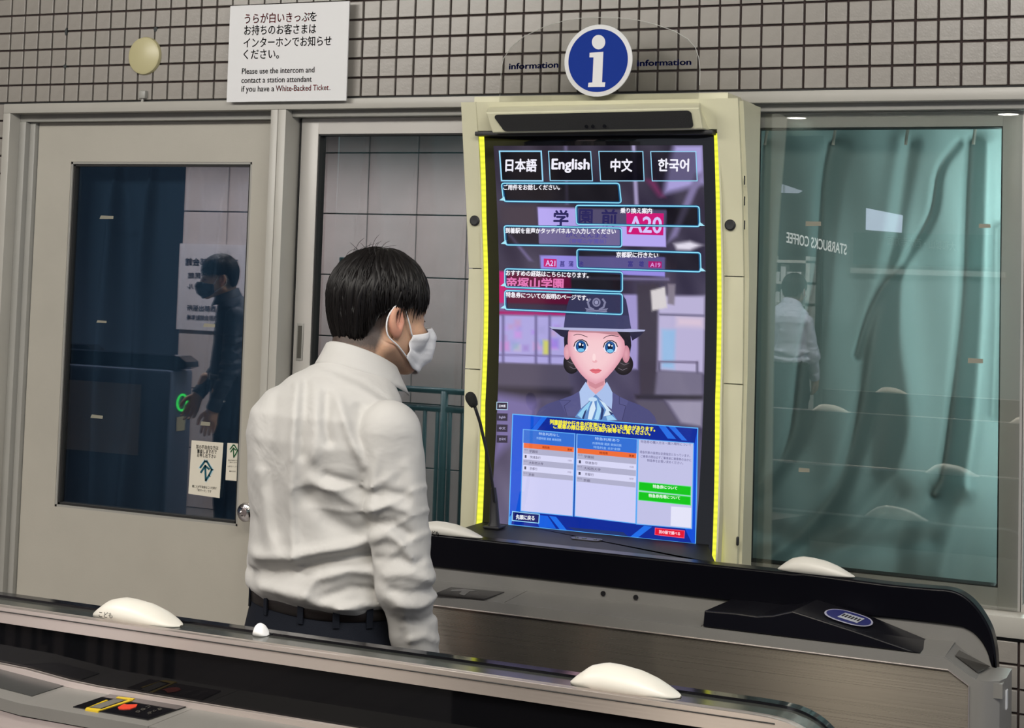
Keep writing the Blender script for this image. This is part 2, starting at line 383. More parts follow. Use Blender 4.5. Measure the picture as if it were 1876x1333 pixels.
# ---- middle window, behind the man
win = struct('window_1', loc=(0.94, 0.06, 0.975))
a0, a1, z0, z1 = 0.995, 1.62, 1.025, 2.012
mb = MB(); mb.box(0.9435, a0, 0.055, 0.10, 0.975, 2.053, b=.001); mb.box(a1, 1.66, 0.055, 0.10, 0.975, 2.053, b=.001)
mb.box(a0, a1, 0.055, 0.10, z1, 2.053); mb.box(a0, a1, 0.055, 0.10, 0.975, z0)
mb.build('sash', m_sash, win, 'auto')
mb = MB(); mb.box(a0, a0+.004, 0.058, 0.09, z0, z1); mb.box(a0, a1, 0.058, 0.09, z1-.004, z1); mb.box(a0, a1, .058, .09, z0, z0+.004); mb.build('rubber_gasket', m_blackgap, win)
mb = MB(); mb.box(a0, a1, 0.074, 0.080, z0, z1); mb.build('glass_pane', m_glassm, win)
p1 = at(551, 592, 0.055); p2 = at(547, 660, 0.055)
mb = MB(); mb.box(p1[0]-.010, p1[0]+.010, 0.0525, 0.056, p2[2], p1[2], b=.001); pull = mb.build('finger_pull', m_frame2, win, 'auto')
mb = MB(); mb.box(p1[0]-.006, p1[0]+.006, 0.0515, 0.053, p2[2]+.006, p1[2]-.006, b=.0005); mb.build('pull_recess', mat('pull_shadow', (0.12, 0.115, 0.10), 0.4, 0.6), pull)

# ---- teal window
win2 = struct('window_2', loc=(2.12, 0.06, 0.975))
a0, a1, z0, z1 = 2.176, 2.733, 1.021, 2.019
mb = MB(); mb.box(2.120, a0, 0.050, 0.095, 0.975, 2.053, b=.001); mb.box(a1, 2.780, 0.050, 0.095, 0.975, 2.053, b=.001)
mb.box(a0, a1, 0.050, 0.095, z1, 2.053); mb.box(a0, a1, 0.050, 0.095, 0.975, z0)
mb.build('sash', m_sash, win2, 'auto')
mb = MB(); mb.box(a0, a0+.004, 0.052, 0.09, z0, z1); mb.box(a1-.003, a1, .052, .09, z0, z1); mb.box(a0, a1, .052, .09, z0, z0+.003); mb.box(a0, a1, .052, .09, z1-.003, z1); mb.build('rubber_gasket', m_blackgap, win2)
mb = MB(); mb.box(2.125, 2.776, 0.036, 0.041, 0.98, 2.050); mb.build('glass_pane', m_glassr, win2)
mb = MB(); mb.box(2.128, 2.134, 0.030, 0.046, 0.975, 2.053); mb.box(2.142, 2.147, 0.030, 0.046, 0.975, 2.053); mb.box(2.158, 2.160, .030, .046, .975, 2.053); mb.build('sash_channel', m_frame2, win2)
q = at(1383, 530, 0.034)
mb = MB(); mb.tube([(2.170+.016*math.sin(math.pi*i/12), 0.036-.01*math.sin(math.pi*i/12), q[2]-.036+.072*i/12) for i in range(13)], 0.0026, 8); mb.build('ring_pull', m_blackm, win2, True)
for (px, py, w_, h_) in ((1490, 410, 20, 6), (1804, 414, 14, 5), (1787, 661, 18, 6), (1473, 861, 14, 5)):
    p = at(px, py, 0.035); k = 0.0009
    mb = MB(); mb.prism([(p[0]-w_*k, p[2]-h_*k), (p[0]+w_*k, p[2]-h_*k*.8), (p[0]+w_*k*.96, p[2]+h_*k), (p[0]-w_*k*.98, p[2]+h_*k*1.05)], 'xz', 0.0352, 0.0356)
    mb.build('tape_scrap', m_tape, win2)
# next window along
win3 = struct('window_3', loc=(2.79, 0.06, 0.975))
mb = MB(); mb.box(2.7815, 2.784, 0.05, 0.095, 0.975, 2.053); mb.box(4.5, 4.6, .05, .095, .975, 2.053); mb.box(2.784, 4.5, .05, .095, 2.019, 2.053); mb.box(2.784, 4.5, .05, .095, .975, .99)
mb.build('sash', m_sash, win3)
mb = MB(); mb.box(2.784, 4.5, 0.074, 0.080, 0.99, 2.019); mb.build('glass_pane', m_glassr, win3)
p1 = at(1862, 485, 0.05); p2 = at(1876, 556, 0.05)
mb = MB(); mb.box(p1[0], p1[0]+.10, 0.0725, 0.0735, p2[2], p1[2]); mb.build('paper_label', m_board, win3)

# ---- office behind the glass
mb = MB(); mb.box(XL, XR, 2.2, 2.3, 0, 2.95); struct('wall_office', mb.build('wall_office', mat('office_wall', (0.30, 0.36, 0.36), 0.8)))
mb = MB(); mb.box(0.93, 0.99, 0.17, 2.2, 0, 2.95); struct('wall_partition', mb.build('wall_partition', mat('office_partition', (0.25, 0.27, 0.27), 0.8)))

# ---- curtains
def curtain(name, label, x0, x1, z0, z1, ybase, hooks, mt, fn, nx=160, nz=90, group=None):
    P = []
    for j in range(nz+1):
        z = z0+(z1-z0)*j/nz; row = []
        for i in range(nx+1):
            x = x0+(x1-x0)*i/nx; row.append((x, ybase+fn(x, z), z))
        P.append(row)
    t = empty(name, ((x0+x1)/2, ybase, z0)); tag(t, label, 'curtain', group)
    MB().grid(P).build('cloth', mt, t, True, fix=False)
    mb = MB(); mb.box(x0-.02, x1+.02, ybase-.004, ybase+.012, z1+.012, z1+.024); mb.build('curtain_track', m_frame2, t)
    for hx in hooks:
        mb = MB(); y = ybase+fn(hx, z1-.02)-.004
        mb.tube([(hx+.008, y-.002, z1+.012), (hx+.004, y-.004, z1-.012), (hx, y-.006, z1-.03), (hx-.002, y-.004, z1-.034)], 0.0035, 6)
        mb.build('curtain_hook', m_white, t)
    return t
def cloth(name, col, trans):
    m = mat(name, col, 0.85, bump=0.15, bscale=700); nt = m.node_tree; b = nt.nodes['Principled BSDF']
    tr_ = nt.nodes.new('ShaderNodeBsdfTranslucent'); tr_.inputs[0].default_value = (*[c*1.1 for c in col], 1)
    mx = nt.nodes.new('ShaderNodeMixShader'); mx.inputs[0].default_value = trans
    nt.links.new(b.outputs[0], mx.inputs[1]); nt.links.new(tr_.outputs[0], mx.inputs[2])
    nt.links.new(mx.outputs[0], nt.nodes['Material Output'].inputs[0]); return m
def sstep(a, b, x): t = min(1, max(0, (x-a)/(b-a))); return t*t*(3-2*t)
def pleat(hooks, depth=0.035, zt=1.95, lean=0.0):
    def f(x, z):
        v = 0.0; dz = max(0.0, zt-z)
        k = 0.35+0.65*sstep(0.0, 0.12, dz)
        for n_, h in enumerate(hooks):
            hx = h+lean*dz*(1 if n_ % 2 else .6)
            w_ = 0.010+0.016*sstep(0.02, 0.5, dz)
            v -= depth*k*math.exp(-((x-hx)/w_)**2)
            v += depth*0.5*math.exp(-((x-hx-2.6*w_)/(w_*1.8))**2)*k
        v += 0.010*math.sin(x*31+z*2.2+math.sin(z*5))*sstep(0, .3, dz)
        return v
    return f
hk = [at(q, 310, 0.13)[0] for q in (203, 269, 345, 413, 459)]
m_cur_b = cloth('navy_blue_curtain', (0.13, 0.19, 0.26), 0.30)
curtain('curtain', 'dark blue pleated curtain hanging behind the glass of the door', 0.10, 0.88, 0.86, 1.985, 0.16, hk, m_cur_b, pleat(hk, 0.03, 1.95, -0.05))
hk = [at(q, 270, 0.13)[0] for q in (665, 765)] + [1.40, 1.56]
m_cur_g = cloth('grey_curtain', (0.22, 0.28, 0.28), 0.25)
curtain('curtain', 'pale grey sheer curtain behind the middle window beside the kiosk', 1.0, 1.62, 0.99, 2.05, 0.16, hk, m_cur_g, pleat(hk, 0.04, 2.0, -0.03))
# teal curtain: drawn back and bunched towards the far side, swept towards the lower left
hkp = [(1409, 250), (1533, 250), (1665, 250), (1788, 250)]
hkt = [at(a_, b_, 0.16)[0] for a_, b_ in hkp]
folds = [  # polylines in the window plane (px), depth, width
    ([(1405, 270), (1395, 420), (1385, 700), (1376, 900)], -0.020, 0.010),
    ([(1530, 270), (1515, 340), (1500, 500), (1480, 640), (1455, 800), (1400, 880), (1370, 905)], -0.035, 0.014),
    ([(1665, 262), (1650, 350), (1630, 480), (1610, 600), (1590, 720), (1560, 830), (1520, 920), (1440, 1000), (1380, 1030)], -0.038, 0.014),
    ([(1660, 262), (1640, 420), (1640, 600), (1660, 760), (1640, 860), (1600, 930), (1540, 990), (1490, 1040)], 0.032, 0.020),
    ([(1757, 262), (1720, 310), (1702, 400), (1640, 500), (1600, 560), (1570, 650)], -0.020, 0.006),
    ([(1785, 262), (1780, 350), (1770, 540), (1755, 700), (1735, 860), (1720, 900)], -0.045, 0.010),
    ([(1800, 262), (1800, 420), (1795, 600), (1780, 760), (1760, 900)], 0.035, 0.014),
    ([(1826, 420), (1826, 600), (1820, 760)], -0.03, 0.008),
    ([(1715, 905), (1660, 960), (1640, 1060)], -0.03, 0.02),
    ([(1640, 905), (1560, 990), (1480, 1030)], -0.035, 0.018),
    ([(1760, 905), (1745, 960), (1720, 1060)], 0.03, 0.02),
    ([(1380, 960), (1450, 985), (1560, 1000), (1700, 990)], -0.015, 0.015)]
def catmull(pl, k=6):
    P_ = [np.array(q, float) for q in pl]; out = []
    for i in range(len(P_)-1):
        a_, b_ = P_[i], P_[i+1]; p0, p3 = P_[max(0, i-1)], P_[min(len(P_)-1, i+2)]
        for u_ in np.linspace(0, 1, k, endpoint=False): out.append(.5*((2*a_)+(b_-p0)*u_+(2*p0-5*a_+4*b_-p3)*u_*u_+(3*a_-p0-3*b_+p3)*u_**3))
    out.append(P_[-1]); return out
folds = [(catmull(pl), d_, s_) for pl, d_, s_ in folds]
fw_ = [(np.array([[at(a_, b_, 0.16)[0], at(a_, b_, 0.16)[2]] for a_, b_ in pl]), d_, s_) for pl, d_, s_ in folds]
def segd(P, pl):
    best = None
    for i in range(len(pl)-1):
        a_, b_ = pl[i], pl[i+1]; ab = b_-a_; t = np.clip(((P-a_)@ab)/(ab@ab), 0, 1)
        d = np.linalg.norm(P-(a_+t[:, None]*ab), axis=1); best = d if best is None else np.minimum(best, d)
    return best
nx, nz = 170, 230; x0, x1, z0, z1 = 2.08, 2.735, 0.94, 2.035
gx, gz = np.meshgrid(np.linspace(x0, x1, nx), np.linspace(z0, z1, nz)); P = np.stack([gx.ravel(), gz.ravel()], 1)
dy = np.zeros(len(P))
for pl, d_, s_ in fw_: dy += d_*np.exp(-(segd(P, pl)/(s_*1.5))**2)
dy += 0.006*np.sin(P[:, 0]*40+P[:, 1]*6)
tcur = empty('curtain', (2.43, 0.17, 0.95)); tag(tcur, 'teal curtain with long swept folds behind the large window beside the kiosk', 'curtain')
grid = [[(P[j*nx+i, 0], 0.175+dy[j*nx+i], P[j*nx+i, 1]) for i in range(nx)] for j in range(nz)]
m_cur_t = cloth('teal_curtain', (0.21, 0.275, 0.27), 0.30)
MB().grid(grid).build('cloth', m_cur_t, tcur, True, fix=False)
mb = MB(); mb.box(2.06, 2.75, 0.168, 0.185, 2.036, 2.05); mb.build('curtain_track', m_frame2, tcur)
for hx in hkt:
    mb = MB(); mb.tube([(hx+.004, 0.135, 2.036), (hx, 0.13, 2.0), (hx-.001, 0.128, 1.985)], 0.004, 6); mb.build('curtain_hook', m_white, tcur)
hk = [2.83, 2.95, 3.1, 3.3, 3.5, 3.7]
curtain('curtain', 'teal curtain edge showing in the last window at the far end of the wall', 2.80, 3.9, 0.96, 2.03, 0.17, hk, m_cur_t, pleat(hk, 0.035, 2.0, 0.02), 120, 40)


# ---- notices
def board(px4, Y0, Y1):
    pts = [at(a_, b_, Y0) for a_, b_ in px4]; return [(p[0], p[2]) for p in pts]
poly = board([(422, 11), (640, 2), (634, 184), (415, 187)], -0.03, 0)
sg = empty('notice_board', (0.92, -0.02, 2.09)); tag(sg, 'white notice board with red and black lettering on the tiles above the door', 'sign')
MB().prism(poly, 'xz', -0.030, -0.026).build('board', m_board, sg)
for x_ in (.78, 1.04): MB().box(x_, x_+.02, -0.026, -0.002, 2.15, 2.29).build('mount', m_frame2, sg)
W = lambda x, y: at(x, y, -0.0306)
mb = MB()
text_px(mb, 'うらが白いきっぷ', (448, 42), (567, 38), 16, W, 0.012, 0)
text_px(mb, 'を', (567, 38), (580, 37.5), 16, W, 0.012, 1)
text_px(mb, 'お持ちのお客さまは', (447, 63), (579, 60), 16, W, 0.012, 1)
text_px(mb, 'インターホンでお知らせ', (446, 86), (607, 82), 16, W, 0.012, 1)
text_px(mb, 'ください。', (446, 107), (511, 106), 16, W, 0.012, 1)
mb.build('lettering', [m_red, m_ink], sg, fix=False); mb = MB()
text_px(mb, 'Please use the intercom and', (443, 135.5), (576, 132.5), 10.5, W, 0.012, 1)
text_px(mb, 'contact a station attendant', (442, 152), (571, 149.5), 10.5, W, 0.012, 1)
text_px(mb, 'if you have a', (442, 168), (502, 167), 10.5, W, 0.012, 1)
text_px(mb, 'White-Backed Ticket', (505, 167), (602, 165), 10.5, W, 0.012, 0)
text_px(mb, '.', (603.5, 165), (605, 165), 10.5, W, 0.012, 1)
mb.build('lettering', [m_red, m_ink], sg, fix=False)

def sticker(name, label, px4, Y):
    t = empty(name, tuple(at(*px4[3], Y))); tag(t, label, 'sticker', None)
    MB().prism(board(px4, Y, Y), 'xz', Y, Y+0.0008).build('sheet', mat('warm_paper', (0.66, 0.62, 0.52), 0.6), t)
    return t
Ys = 0.0728; W = lambda x, y: at(x, y, Ys-0.0004)
st = sticker('notice_sticker', 'larger cream sticker with a dark teal arrow mark on the door glass', [(351, 806), (409, 811), (402, 912), (345, 904)], Ys)
mb = MB()
text_px(mb, '耳の不自由な方は', (359, 821), (400, 823.5), 6.5, W, 0.02)
text_px(mb, '筆談しますので', (361, 829), (397, 831), 6.5, W, 0.02)
text_px(mb, 'お申し出下さい', (361, 836), (396, 839), 6.5, W, 0.02)
text_px(mb, '聴こえが不自由なことを表す', (352, 892), (397, 896), 4.2, W, 0.01)
text_px(mb, '「耳マーク」です', (361, 899), (387, 902), 4.2, W, 0.01)
mb.build('lettering', m_ink, st, fix=False)
m_teal_ink = mat('teal_ink', (0.0, 0.075, 0.11), 0.6); m_paleblue = mat('pale_blue_ink', (0.45, 0.6, 0.65), 0.6)
def arrow_mark(px, py, s, t, mt, mt2):
    w_ = lambda x, y: at(px+x*s, py+y*s, Ys-0.0004)
    def stroke(mb, pts, r, off):
        for i in range(len(pts)-1):
            a_, b_ = np.array(pts[i], float), np.array(pts[i+1], float); d = (b_-a_)/np.linalg.norm(b_-a_); nrm = np.array([-d[1], d[0]])*r
            q = [a_-d*r*.6+nrm, b_+d*r*.6+nrm, b_+d*r*.6-nrm, a_-d*r*.6-nrm]
            mb.add([at(px+k[0]*s, py+k[1]*s, Ys-off) for k in q], [(0, 1, 2, 3)])
    mb = MB(); stroke(mb, [(-8, -6), (0, -17), (4, -17), (13, -2), (8, 8), (2, 18), (1, -6)], 1.7, 0.0006); stroke(mb, [(-7, 3), (1, -9), (8, -3)], 1.8, 0.0006); mb.build('arrow_mark', mt, t, fix=False)
    mb = MB(); stroke(mb, [(-10, -5), (0, -19), (4, -18.5), (15, -2), (9, 10), (2, 20)], 1.5, 0.0005); mb.build('arrow_outline', mt2, t, fix=False)
arrow_mark(375, 862, 1.0, st, m_teal_ink, m_paleblue)
st2 = sticker('notice_sticker', 'small narrow sticker with a green arrow mark beside the door handle', [(416.5, 811), (440, 812.5), (437, 881), (413, 879)], Ys)
arrow_mark(427, 826, 0.62, st2, mat('green_ink', (0.01, 0.10, 0.03), 0.6), mat('pale_green_ink', (0.35, 0.5, 0.38), 0.6))
mb = MB()
text_px(mb, '耳の不自由な方へ', (418, 844), (436, 844.5), 2.6, W); text_px(mb, 'ご案内します', (419, 847.5), (434, 848), 2.0, W)
text_px(mb, 'お手伝いします', (417, 855), (436, 855.5), 2.4, W); text_px(mb, '筆談できます', (420, 864), (432, 864.5), 2.4, W)
mb.build('lettering', m_ink, st2, fix=False)
# ================================================================== KIOSK
def s2l(c): return tuple(((x/255)/12.92 if x/255 <= 0.04045 else ((x/255+0.055)/1.055)**2.4) for x in c)
def interp(z, tab):
    zs = [t[0] for t in tab]; return float(np.interp(z, zs, [t[1] for t in tab]))
ZB, ZTp = 1.045, 1.995
def disp(z):                                   # concave upright display
    t = (z-1.52)/0.475; return -0.150+0.052*(1-min(1.0, t*t))
pf_tab = [(0.9, -0.105), (1.06, -0.105), (1.30, -0.092), (1.45, -0.088), (1.67, -0.092), (1.85, -0.118), (2.066, -0.170)]
def panelY(z): return interp(z, pf_tab)
kiosk = empty('information_kiosk', (1.84, -0.05, 0.95)); tag(kiosk, 'tall cream information kiosk with a lit curved touch screen and yellow side lights', 'kiosk')
def curved_strip(name, xl, xr, za, zb, yf, depth, mt, parent, n=24, xoff=None, smooth='auto'):
    """upright slab whose front follows yf(z); xl/xr may depend on z"""
    mb = MB(); A = []
    for i in range(n+1):
        z = za+(zb-za)*i/n; a = xl(z) if callable(xl) else xl; b = xr(z) if callable(xr) else xr; y = yf(z); d = depth(z) if callable(depth) else y+depth
        A.append([(a, y, z), (b, y, z), (b, d, z), (a, d, z)])
    vs = [p for r in A for p in r]; fs = []
    for i in range(n):
        for j in range(4): fs.append((i*4+j, i*4+(j+1) % 4, (i+1)*4+(j+1) % 4, (i+1)*4+j))
    fs += [(0, 1, 2, 3), (n*4+3, n*4+2, n*4+1, n*4)]
    mb.add(vs, fs); return mb.build(name, mt, parent, smooth)
def xedge(pts, yf):
    q = [hit(a_, b_, yf) for a_, b_ in pts]; q.sort(key=lambda p: p[2]); return lambda z: float(np.interp(z, [p[2] for p in q], [p[0] for p in q]))
pl_o = xedge([(845, 195), (852, 340), (859, 491), (857, 560), (852, 676), (849, 800), (843, 965)], panelY)
pl_i = xedge([(877, 258), (882, 400), (886, 545), (880, 740), (872, 955)], disp)
pr_i = xedge([(1315, 258), (1320, 400), (1322, 545), (1319, 740), (1312, 1012)], disp)
pr_o = xedge([(1352, 186), (1359, 350), (1362, 506), (1360, 703), (1356, 850), (1350, 1030)], panelY)
zc = [2.066, hit(1340, 506, panelY)[2], hit(1340, 703, panelY)[2], 0.93]
zl = [2.066, hit(850, 491, panelY)[2], hit(850, 675, panelY)[2], 0.93]
for k in range(3):
    curved_strip('side_panel', pl_o, pl_i, zl[k+1]+0.0012, zl[k]-0.0012, panelY, lambda z: -0.035, m_cream, kiosk, 12)
    curved_strip('side_panel', pr_i, pr_o, zc[k+1]+0.0012, zc[k]-0.0012, panelY, lambda z: -0.035, m_cream, kiosk, 12)
curved_strip('panel_backing', lambda z: pl_o(z)+.004, lambda z: pr_o(z)-.004, 0.93, 2.06, lambda z: panelY(z)+.014, lambda z: -0.015, m_frame2, kiosk, 12)
mb = MB(); mb.add([(pl_i(1.99)-.01, panelY(1.99), 1.998), (pr_i(1.99)+.01, panelY(1.99), 1.998), (pr_i(1.99)+.01, panelY(2.06), 2.064), (pl_i(1.99)-.01, panelY(2.06), 2.064), (pl_i(1.99)-.01, -.04, 1.998), (pr_i(1.99)+.01, -.04, 1.998), (pr_i(1.99)+.01, -.04, 2.064), (pl_i(1.99)-.01, -.04, 2.064)], [(0, 1, 2, 3), (7, 6, 5, 4), (0, 4, 5, 1), (1, 5, 6, 2), (2, 6, 7, 3), (3, 7, 4, 0)]); mb.build('header_panel', m_cream, kiosk)
# right-hand return of the housing with its slots
mb = MB(); mb.prism([(panelY(z)+.012, z) for z in (0.93, 1.3, 1.45, 1.67, 1.85, 2.06)]+[(-0.013, 2.06), (-0.013, 0.93)], 'yz', 2.19, 2.205)
ret = mb.build('side_return', m_cream, kiosk)
for py in (330, 368, 412):
    q = atX(1364, py, 2.2055); mb = MB(); mb.box(2.2052, 2.2058, q[1]-.004, q[1]+.004, q[2]-.010, q[2]+.010); mb.build('slot', m_blackgap, ret)
for (px, py) in ((870, 404), (1338, 412)):
    q = hit(px, py, panelY); mb = MB(); mb.lathe([(0.0125, 0), (0.0125, 0.004), (0.0095, 0.006), (0.0, 0.0055)], (q[0], q[1]+.001, q[2]), (0, -1, 0), 24); mb.build('round_sensor', m_blackm, kiosk, 'auto')
q = hit(1353, 990, panelY); mb = MB(); mb.box(2.1975, 2.203, q[1]-.012, q[1]-.002, q[2]-.010, q[2]+.010, b=.003); mb.build('latch', m_blackm, kiosk, 'auto')
# top plate behind the hood
p1, p2 = at(870, 184, -0.12), at(1335, 174, -0.12)
mb = MB(); mb.box(p1[0], p2[0], -0.125, -0.015, 2.055, 2.083, b=.002); mb.build('top_plate', m_cream, kiosk, 'auto')
# hood with the loudspeaker slot
def hz(px, py, Y): p = at(px, py, Y); return (p[0], p[2])
yA, yB = -0.215, -0.165
A0, A1, A2, A3 = at(890, 206, yA), at(1281, 197, yA), at(1287, 236, yA+.02), at(902, 243, yA+.02)
B0, B1 = at(897, 189, -0.135), at(1284, 181, -0.135)
mb = MB(); vs = [A0, A1, A2, A3, (B0[0], -0.135, B0[2]), (B1[0], -0.135, B1[2]), (A2[0]+.004, -0.13, A2[2]), (A3[0]-.004, -0.13, A3[2])]
mb.add(vs, [(0, 1, 2, 3), (4, 5, 1, 0), (5, 6, 2, 1), (7, 4, 0, 3), (3, 2, 6, 7), (7, 6, 5, 4)])
hood = mb.build('hood', m_cream, kiosk)
bv_ = hood.modifiers.new('b', 'BEVEL'); bv_.width = 0.003; bv_.segments = 2
def lerp(a, b, t): return np.array(a)+(np.array(b)-np.array(a))*t
def onhood(u, v, off=0.0):
    a = lerp(lerp(A0, A1, u), lerp(A3, A2, u), v); return (a[0], a[1]-off, a[2])
rc = []
for cu, cv, a0_ in ((0.055, 0.30, 180), (0.945, 0.30, 90), (0.945, 0.78, 0), (0.075, 0.78, -90)):
    for k in range(5):
        an = math.radians(a0_-90*k/4+0); rc.append((cu+0.017*math.cos(an), cv-0.17*math.sin(an)))
mb = MB(); n = len(rc); mb.add([onhood(u, v, .0035) for u, v in rc]+[onhood(u, v, -.004) for u, v in rc], [tuple(range(n))]+[(i, (i+1) % n, n+(i+1) % n, n+i) for i in range(n)])
mb.build('speaker_grille', mat('grille_black', (0.008, 0.008, 0.008), 0.55, bump=0.9, bscale=1500), kiosk)
mb = MB(); 
for u in (0.47, 0.50, 0.555): c_ = onhood(u, 0.79, .0035); mb.lathe([(0.004, 0), (0.004, 0.002), (0, 0.002)], c_, (0, -1, 0), 14)
mb.build('camera_lens', m_black, kiosk)
# display slab, bezel and its lip
bl = xedge([(887, 250), (891, 400), (895, 545), (889, 740), (884, 955)], disp); br = xedge([(1307, 248), (1311, 400), (1313, 560), (1309, 740), (1304, 1010)], disp)
curved_strip('display_housing', bl, br, ZB, ZTp, disp, 0.05, m_black, kiosk, 40, smooth=True)
q0, q1 = hit(877, 247, disp), hit(1311, 245, disp)
mb = MB(); mb.box(q0[0], q1[0], -0.172, -0.12, q0[2]-.004, q0[2]+.006, b=.002); mb.build('display_lip', m_blackm, kiosk, 'auto')
# yellow light strips
m_led = emis('yellow_light', s2l((238, 240, 70)), 1.15)
nt = m_led.node_tree; wv = nt.nodes.new('ShaderNodeTexWave'); wv.bands_direction = 'Z'; wv.inputs['Scale'].default_value = 24; wv.inputs['Distortion'].default_value = 1
tc = nt.nodes.new('ShaderNodeTexCoord'); nt.links.new(tc.outputs['Object'], wv.inputs['Vector']); mr = nt.nodes.new('ShaderNodeMapRange'); mr.inputs['To Min'].default_value = 1.0; mr.inputs['To Max'].default_value = 1.22
nt.links.new(wv.outputs['Fac'], mr.inputs['Value']); nt.links.new(mr.outputs[0], nt.nodes['Emission'].inputs[1])
ll = xedge([(877, 258), (882, 400), (886, 545), (880, 740), (872, 955)], disp); lr = xedge([(1315, 258), (1320, 400), (1322, 545), (1319, 740), (1312, 1012)], disp)
curved_strip('light_strip', ll, bl, ZB+.005, ZTp-.006, lambda z: disp(z)+.004, 0.03, m_led, kiosk, 40, smooth=True)
curved_strip('light_strip', br, lr, ZB-.01, ZTp-.006, lambda z: disp(z)+.004, 0.03, m_led, kiosk, 40, smooth=True)
curved_strip('strip_edge', lambda z: ll(z)-.004, ll, ZB+.005, ZTp-.006, lambda z: disp(z)-.001, 0.03, m_cream, kiosk, 30)
curved_strip('strip_edge', lr, lambda z: lr(z)+.004, ZB-.01, ZTp-.006, lambda z: disp(z)-.001, 0.03, m_cream, kiosk, 30)

# ---- what the screen shows (flat print on the curved glass, one material, its colours as data)
m_scr = bpy.data.materials.new('screen_picture'); m_scr.use_nodes = True; nt = m_scr.node_tree; nt.nodes.clear()
at_ = nt.nodes.new('ShaderNodeAttribute'); at_.attribute_name = 'Col'; e = nt.nodes.new('ShaderNodeEmission'); e.inputs[1].default_value = 1.0
gl_ = nt.nodes.new('ShaderNodeBsdfGlossy'); gl_.inputs['Roughness'].default_value = 0.06; gl_.inputs[0].default_value = (0.05, 0.05, 0.05, 1)
ad = nt.nodes.new('ShaderNodeAddShader'); o_ = nt.nodes.new('ShaderNodeOutputMaterial')
nt.links.new(at_.outputs['Color'], e.inputs[0]); nt.links.new(e.outputs[0], ad.inputs[0]); nt.links.new(gl_.outputs[0], ad.inputs[1]); nt.links.new(ad.outputs[0], o_.inputs[0])
def surf(px, py, layer):
    p = hit(px, py, lambda z: disp(z)-0.0012-0.00035*layer); return p
class Art:
    def __init__(s): s.v = []; s.f = []; s.c = []
    def tri(s, vs, fs, col, layer):
        n = len(s.v); s.v += [surf(a, b, layer) for a, b in vs]; s.f += [tuple(n+i for i in f) for f in fs]
        s.c += col if isinstance(col, list) else [col]*len(vs)
    def poly(s, pts, col, layer, edge=None, maxe=26):
        bm = bmesh.new(); bm.faces.new([bm.verts.new((a, b, 0)) for a, b in pts]); bmesh.ops.triangulate(bm, faces=bm.faces[:])
        for _ in range(4):
            L = [e_ for e_ in bm.edges if e_.calc_length() > maxe]
            if not L: break
            bmesh.ops.subdivide_edges(bm, edges=L, cuts=1); bmesh.ops.triangulate(bm, faces=bm.faces[:])
        bm.verts.index_update(); vs = [q.co[:2] for q in bm.verts]; fs = [[q.index for q in f.verts] for f in bm.faces]; bm.free()
        s.tri(vs, fs, s2l(col), layer)
    def ell(s, cx, cy, rx, ry, col, layer, col2=None, a0=0, a1=360, n=28):
        pts = [(cx, cy)]+[(cx+rx*math.cos(math.radians(a0+(a1-a0)*i/n)), cy+ry*math.sin(math.radians(a0+(a1-a0)*i/n))) for i in range(n+1)]
        c = [s2l(col)]+[s2l(col2 or col)]*(n+1); s.tri(pts, [(0, i+1, i+2) for i in range(n)], c, layer)
    def line(s, pts, w_, col, layer, closed=False):
        P = [np.array(p, float) for p in pts]
        if closed: P.append(P[0])
        Q = []
        for i in range(len(P)-1):
            k = max(1, int(np.linalg.norm(P[i+1]-P[i])/26)); Q += [P[i]+(P[i+1]-P[i])*j/k for j in range(k)]
        Q.append(P[-1]); n = len(Q); vs = []
        for i in range(n):
            if closed: a_, b_ = Q[(i-1) % (n-1)], Q[(i+1) % (n-1)] if i < n-1 else Q[1]
            else: a_, b_ = Q[max(i-1, 0)], Q[min(i+1, n-1)]
            u1 = Q[i]-a_; u2 = b_-Q[i]
            l1, l2 = np.linalg.norm(u1), np.linalg.norm(u2)
            u1 = u1/l1 if l1 > 1e-6 else u2/l2; u2 = u2/l2 if l2 > 1e-6 else u1
            t = u1+u2; t /= max(np.linalg.norm(t), 1e-6); nn = np.array([-t[1], t[0]]); k = 1/max(0.5, float(t@u1))
            vs += [Q[i]+nn*w_/2*k, Q[i]-nn*w_/2*k]
        s.tri([tuple(q) for q in vs], [(2*i, 2*i+1, 2*i+3, 2*i+2) for i in range(n-1)], s2l(col), layer)
    def text(s, t, a, b, h, col, layer, bold=0.02):
        vs, fs = glyphs(t, bold)
        x0, x1 = vs[:, 0].min(), vs[:, 0].max(); hh = 0.80 if any(ord(ch) > 0x1100 for ch in t) else 0.70
        a = np.array(a, float); b = np.array(b, float)
        s.tri([tuple(a+(b-a)*((x-x0)/(x1-x0))+np.array([0.03, -1])*(y/hh*h)) for x, y in vs], fs, s2l(col), layer)
    def build(s, name, parent):
        me = bpy.data.meshes.new(name); me.from_pydata([tuple(map(float, p)) for p in s.v], [], s.f)
        a = me.color_attributes.new('Col', 'FLOAT_COLOR', 'POINT'); a.data.foreach_set('color', [x for c in s.c for x in (*c, 1.0)])
        me.update(); return link(name, me, m_scr, parent)
KA = lambda x, y: (880+x/4.166, 240+y/4.166)
KB = lambda x, y: (880+x/4.166, 520+y/4.166)
KD = lambda x, y: (860+x/3.908, 740+y/3.908)
